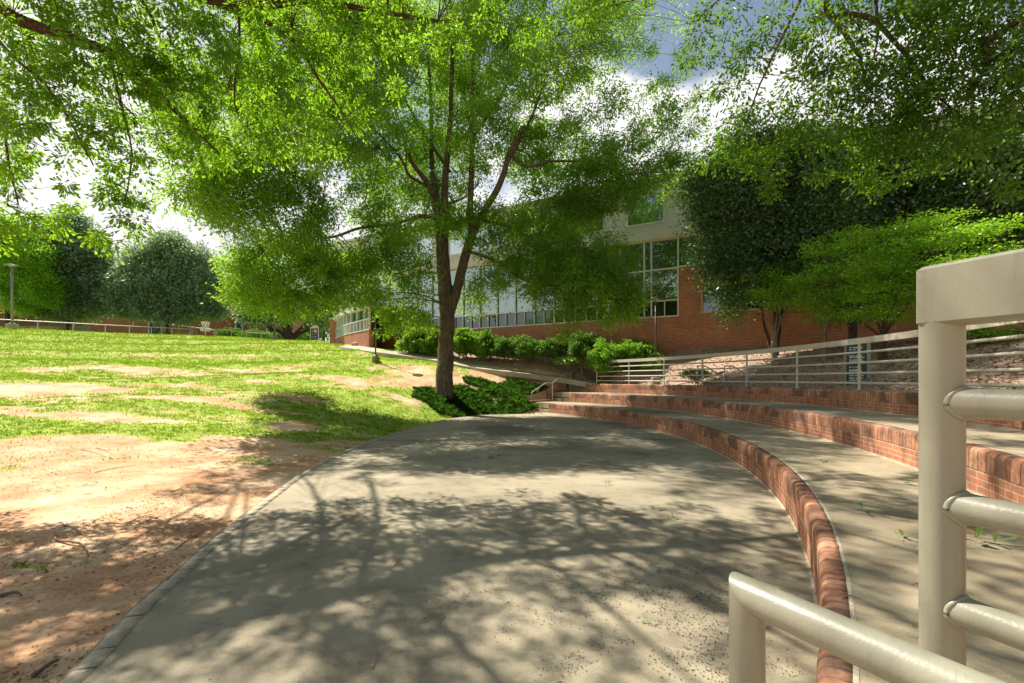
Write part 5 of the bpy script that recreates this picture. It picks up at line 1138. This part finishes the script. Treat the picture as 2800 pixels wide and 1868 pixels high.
shr = [(1108, 1190, 905, 975, 28.5, 'large-leafed bright shrub left of the oak trunk', 'shrub', .17, .10), (1165, 1215, 900, 978, 28.0, 'bright shrub half hidden behind the oak trunk', 'shrub', .17, .1),
       (1240, 1300, 908, 975, 27.2, 'bright shrub just right of the oak trunk', 'shrub', .17, .10), (1290, 1350, 913, 985, 27.0, 'rounded bright shrub, second to the right of the oak trunk', 'shrub', .14, .08),
       (1345, 1410, 925, 985, 26.6, 'mid green clipped shrub in front of the brick wall, beside a brighter one', 'shrubd', .11, .06), (1400, 1475, 925, 985, 26.2, 'mid green clipped shrub in the middle of the row', 'shrubd', .11, .06),
       (1470, 1535, 928, 985, 25.6, 'small rounded shrub right of the gap in the row', 'shrubd', .11, .06), (1520, 1570, 915, 965, 26, 'dark shrub close against the brick wall', 'shrubd', .12, .06),
       (1560, 1635, 915, 985, 25, 'open reddish-stemmed shrub left of the guard rail end', 'shrubd', .12, .06), (1620, 1700, 940, 1040, 23.8, 'tall bright shrub behind the left end of the guard rail', 'shrub', .12, .065),
       (1680, 1788, 935, 1005, 23.9, 'broad bright shrub left of the lamp post behind the guard rail', 'shrub', .12, .065), (1730, 1800, 985, 1020, 23.2, 'low bright shrub at the foot of the lamp post', 'shrub', .1, .055),
       (1525, 1590, 978, 1000, 24.9, 'low loose lime green plant in the mulch', 'lime', .1, .05), (1868, 1935, 1012, 1038, 18.9, 'bright lime green plant in sunny mulch behind the guard rail', 'lime', .1, .04), (2130, 2170, 1050, 1062, 16.2, 'tiny green plant in the mulch near the maple trunk', 'shrub', .07, .03)]
for i, q in enumerate(shr):
    big = q[5]; shrub(q[0], q[1], q[2], q[3], q[4], q[5], 70 + i, q[6], q[7], q[8], .9 if q[6] != 'lime' else .45)
# hedges at the top of the lawn
for i, (px0, px1, py0, py1, Y, lab) in enumerate([(595, 660, 900, 935, 57, 'dark low hedge behind the crest rail, left of the lamp post'), (660, 750, 905, 938, 56.5, 'dark low hedge behind the crest rail, longest of them'), (745, 785, 908, 937, 51, 'pale flowering bush beside the lamp post base'), (800, 850, 910, 940, 55, 'dark hedge left of the directory sign'), (60, 110, 840, 870, 53, 'dark drooping bush below the feathery tree')]):
    shrub(px0, px1, py0, py1, Y, lab, 90 + i, 'shrubd', .2, .1, .18 , 'hedges beyond the lawn')

# --- ground cover (liriope and ivy) round the oak
def blades(name, X, Yv, Z, H, Wd, mat, r, lean=.5, lab=''):
    n = len(X); az = r.uniform(0, 2 * math.pi, n); d = np.c_[np.cos(az), np.sin(az), np.zeros(n)]; s = np.c_[-np.sin(az), np.cos(az), np.zeros(n)]
    B = np.c_[X, Yv, Z]; Hh = (H * r.uniform(.5, 1.2, n))[:, None]; ln = (lean * r.uniform(.2, 1.3, n))[:, None]; Ws = (Wd * r.uniform(.7, 1.2, n) if np.isscalar(Wd) else Wd * r.uniform(.7, 1.2, n))[:, None]
    up = np.array([0, 0, 1.]); m = B + up * Hh * .65 + d * Hh * ln * .4; t = B + up * Hh * (1 - .25 * ln) + d * Hh * ln
    V = np.stack([B - s * Ws / 2, B + s * Ws / 2, m + s * Ws / 2, t, m - s * Ws / 2], 1).reshape(-1, 3)
    o = make_mesh(name, V, np.arange(5 * n).reshape(n, 5), mat, attrs={'rnd': np.repeat(r.random(n), 5)}); tag(o, lab, kind='stuff'); return o
r = np.random.default_rng(99)
n = 190000; X = r.uniform(-6, 4.2, n); Yv = r.uniform(18.2, 26, n)
py_ = path_y(X); R1 = np.hypot(X - CX, Yv - CY); A1 = np.degrees(np.arctan2(Yv - CY, X - CX))
okc = (Yv < py_ - .75) & ((R1 < 17.5) | (A1 > 38.95)) & ~in_poly(X, Yv, STAGE)
okc &= (Yv > np.interp(X, [-6, -4.2, -3, -1.6, .2, 1.2, 4], [21, 20.3, 19.4, 19.6, 21.4, 22.0, 22.3]) + .5 * (vnoise(X * 1.7, Yv * 1.7) - .5))
okc &= ~((X < -2.4) & (Yv > np.interp(X, [-6, -4, -3, -2.4], [20.8, 21.5, 22.1, 22.8])))
okc &= ~((X < -.2) & (Yv > 24.2 + .8 * (vnoise(X * 1.3, Yv) - .5)))
okc &= (X > -3.9 - .8 * vnoise(Yv * 2, Yv)) & (fbm(X * 2.4, Yv * 2.4) > .37)
X, Yv = X[okc], Yv[okc]; Z = ground(X, Yv)
hum = .06 + .22 * fbm(X * 3 + 9, Yv * 3) * (.5 + r.random(len(X)))
blades('ground_cover', X, Yv, Z - .02, hum, .016, M['cover'], r, 1.0, 'dark strappy ground cover round the oak trunk and beside the steps'); print('cover', len(X))
# --- lawn blades
n = 760000; dist = 3 + 46 * r.random(n) ** 1.3; u = r.uniform(-1.4, .12, n); X = u * dist; Yv = dist
g, mu = fields(X, Yv); keep = (r.random(n) < np.clip((g - .22) * 1.5, 0, 1) * np.clip(3.0 * fbm(X * 4.5, Yv * 6, 4) - .95, .05, 1)) & ~in_poly(X, Yv, STAGE) & (Yv < path_y(X) - .7)
keep &= ~((np.hypot(X - CX, Yv - CY) > 17.6) & (X > .5))
X, Yv = X[keep], Yv[keep]; Z = ground(X, Yv); sc = np.clip(Yv / 11, .8, 3.4)
Z = Z - .01
blades('grass', X, Yv, Z, .055 * sc ** .6, .007 * sc, M['grassb'], r, .8, 'short green grass growing on the lawn'); print('grass', len(X))
# --- fallen leaf litter on soil and mulch, debris on the paving
def litter(name, X, Yv, Z, L_, mat, lab, seed):
    r = np.random.default_rng(seed); n = len(X); C = np.c_[X, Yv, Z]
    a = unit(np.c_[r.normal(size=(n, 2)), r.normal(size=n) * .15]); nrm = unit(r.normal(size=(n, 3)) * .35 + np.array([0, 0, 1])); bv = unit(np.cross(nrm, a)); nn = unit(np.cross(a, bv))
    Ls = (L_ * r.uniform(.5, 1.3, n))[:, None]; Ws = Ls * r.uniform(.25, .5, n)[:, None]
    V = np.stack([C - a * Ls / 2, C + bv * Ws / 2 + nn * Ls * .12, C + a * Ls / 2 + nn * Ls * .05, C - bv * Ws / 2 + nn * Ls * .10], 1).reshape(-1, 3)
    V[:, 2] = np.maximum(V[:, 2], np.repeat(Z, 4) + .001)
    o = make_mesh(name, V, np.arange(4 * n).reshape(n, 4), mat, attrs={'rnd': np.repeat(r.random(n), 4)}); tag(o, lab, kind='stuff')
n = 20000; dist = 2.3 + 10 * r.random(n) ** 1.2; X = r.uniform(-1.15, -.1, n) * dist; Yv = dist
cl_ = fbm(X * .9, Yv * .9); ok = ~in_poly(X, Yv, STAGE) & (r.random(n) < np.clip((cl_ - .38) * 2.6, .05, 1)) & (X < -1)
X, Yv = X[ok], Yv[ok]; litter('leaf_litter', X, Yv, ground(X, Yv) + .003, .036, M['litter'], 'dry leaf scraps and bits lying on the bare clay', 5)
n = 60000; X = r.uniform(-9, 17, n); Yv = r.uniform(5, 34, n); g, mu = fields(X, Yv); wy = 24 - (X - 8.38) / 1.746
ok = (mu > .5) & (Yv < wy - .1); ok &= ~((np.hypot(X - CX, Yv - CY) < 21.85))
X, Yv = X[ok], Yv[ok]; litter('mulch_chips', X, Yv, ground(X, Yv) + .006, .11, M['litter'], 'dry leaves and bark chips in the planting beds', 6)
n = 30000; X = r.normal(1.0, .8, n); Yv = r.normal(3.2, .9, n); ok = in_poly(X, Yv, STAGE) & (np.hypot(X - CX, Yv - CY) < 17.72) & (r.random(n) < np.clip((fbm(X * 3.5, Yv * 3.5, 5) - .47) * 6, 0, 1) * r.random(n)); X, Yv = X[ok], Yv[ok]
litter('leaf_debris', X, Yv, np.full(len(X), .002), .014, M['bark_d'], 'dark crumbled debris strewn on the stage by the seat wall', 8)
n = 500; X = r.uniform(-3.2, 4.3, n); Yv = r.uniform(2.4, 14, n); ok = in_poly(X, Yv, STAGE) & (np.hypot(X - CX, Yv - CY) < 17.7) & (np.hypot(X - CX, Yv - CY) > 10); X, Yv = X[ok], Yv[ok]
litter('leaf_specks', X, Yv, np.full(len(X), .002), .022, M['litter'], 'tiny leaf specks scattered over the stage', 9)
n = 260; A_n = r.uniform(-34, 20, n); Rn = r.uniform(18.0, 19.3, n); P_ = np.array([pol(a, b_)[:2] for a, b_ in zip(Rn, A_n)]); litter('leaf_specks', P_[:, 0], P_[:, 1], np.full(n, .453), .022, M['litter'], 'tiny leaf specks scattered over the lower terrace', 10)

# --- individual fallen sprigs, twigs and roots
def on_level(px, py, z):
    Y = (EYE - z) * F / (py - HOR); return fpx(px, Y), Y
sprigs = [(1350, 1252, 0, .16, 'brown curled leaf clump lying alone near the far middle of the stage', 'twig'), (1645, 1378, 0, .13, 'green oak sprig on the stage in a sunlit patch', 'greenleaf'), (1790, 1392, 0, .1, 'green oak sprig on the stage left of the wall, just above the biggest one', 'greenleaf'), (1835, 1416, 0, .09, 'pale green leaf pair on the stage near the lowest seat wall', 'greenleaf'),
          (1660, 1325, 0, .08, 'small dark leaf on the stage beyond the sprigs', 'twig'), (1733, 1312, 0, .06, 'small upright dark leaf on the stage joint line', 'twig'), (1755, 1640, 0, .045, 'yellowish dry leaf in the dark debris patch', 'litter'), (1772, 1705, 0, .04, 'small green leaf in the dark debris patch', 'greenleaf'),
          (2378, 1408, .45, .11, 'green leaf lying on the lower terrace, farther of two', 'greenleaf'), (2462, 1470, .45, .10, 'green leaf lying on the lower terrace, nearer the post', 'greenleaf'), (2690, 1482, .45, .16, 'largest green sprig on the lower terrace right of the close post', 'greenleaf'), (2662, 1462, .45, .08, 'small dull sprig beside the largest one on the terrace', 'litter'),
          (2480, 1325, .45, .09, 'green sprig on the terrace near the middle seat wall', 'greenleaf'), (2252, 1266, .45, .08, 'small green leaf on the far part of the lower terrace', 'greenleaf'), (1955, 1260, 0, .07, 'small green leaf on the stage beside the curving wall', 'greenleaf')]
for i, (px, py, z, L_, lab, mt) in enumerate(sprigs):
    x, y = on_level(px, py, z); rr = np.random.default_rng(200 + i); n = 6; a = rr.uniform(0, 2 * math.pi, n); C = np.c_[np.full(n, x), np.full(n, y), np.full(n, z + .012)] + rr.normal(size=(n, 3)) * np.array([L_ * .2, L_ * .2, .003])
    ax = np.c_[np.cos(a), np.sin(a) * .8, rr.uniform(.05, .5, n)]; o = leaf_mesh('fallen_leaf', C, L_ * .75, L_ * .28, M[mt], None, rr, axis_dir=unit(ax), shape='obovate', up=1.2)
    tag(o, lab, 'leaf', 'fallen leaves on the paving')
def stick(pts, r_, name, lab, mat, cat, group):
    P = smooth_poly(pts, 4); w = MB(); w.tube([tuple(p) for p in P], [r_ * (1 - .6 * i / (len(P) - 1)) for i in range(len(P))], 6); o = w.build(name, mat, smooth=True); tag(o, lab, cat, group)
def gp(px, py, up=.012):
    x, y = ray(px, py); return (x, y, g1(x, y) + up)
stick([gp(146, 1462), gp(155, 1482), gp(190, 1490, .03), gp(222, 1495, .02), gp(238, 1512), gp(240, 1530, -.01)], .014, 'root', 'bare crooked root on the sunny clay at the left', M['root'], 'root', 'roots and sticks on the clay')
stick([gp(172, 1441), gp(205, 1448), gp(222, 1462), gp(240, 1472)], .007, 'root', 'thin root just above the crooked root on the clay', M['root'], 'root', 'roots and sticks on the clay')
for i, (a_, b_, lab) in enumerate([((288, 1437), (370, 1449), 'straight brown stick at the edge of the tree shadow on the clay'), ((480, 1510), (560, 1455), 'thin stick on the clay touching the stage rim'), ((262, 1228), (308, 1246), 'dark twig on the clay above the shadow'), ((222, 1232), (290, 1252), 'longer dark twig on the clay beside a shorter one'), ((355, 1432), (420, 1410), 'dark stick half in shadow in the middle of the clay'), ((680, 1240), (706, 1222), 'short twig in the far shaded clay'), ((260, 1295), (370, 1275), 'long thin pale twig at the edge of the grass'), ((470, 1350), (520, 1330), 'curved twig in the shaded clay'), ((0, 1640), (60, 1635), 'thick brown stick at the left edge of the picture'), ((90, 1855), (160, 1815), 'dead branch piece at the bottom left corner')]):
    p, q = gp(*a_), gp(*b_); m_ = ((p[0] + q[0]) / 2, (p[1] + q[1]) / 2 + .03, (p[2] + q[2]) / 2 + .01)
    stick([p, m_, q], .006 if i < 8 else .014, 'stick', lab, M['twig'], 'stick', 'roots and sticks on the clay')
for (a_, b_, z, lab) in [((1078, 1548), (1095, 1528), 0, 'bent brown twig on the stage in a bright patch'), ((1018, 1830), (1030, 1780), 0, 'pale thin twig on the stage at the bottom'), ((1000, 1648), (1022, 1658), 0, 'short thin twig on the sunny stage'), ((655, 1428), (702, 1432), 0, 'thin dark twig near the stage rim'), ((2285, 1458), (2395, 1478), .45, 'long thin twig on the lower terrace'), ((2300, 1638), (2350, 1640), .45, 'thin twig touching the lowest wall top')]:
    p = (*on_level(*a_, z), z + .006); q = (*on_level(*b_, z), z + .006); stick([p, ((p[0] + q[0]) / 2 + .01, (p[1] + q[1]) / 2 + .02, z + .012), q], .0035, 'twig', lab, M['root'], 'twig', 'twigs on the paving')
print('leaves total', NL)
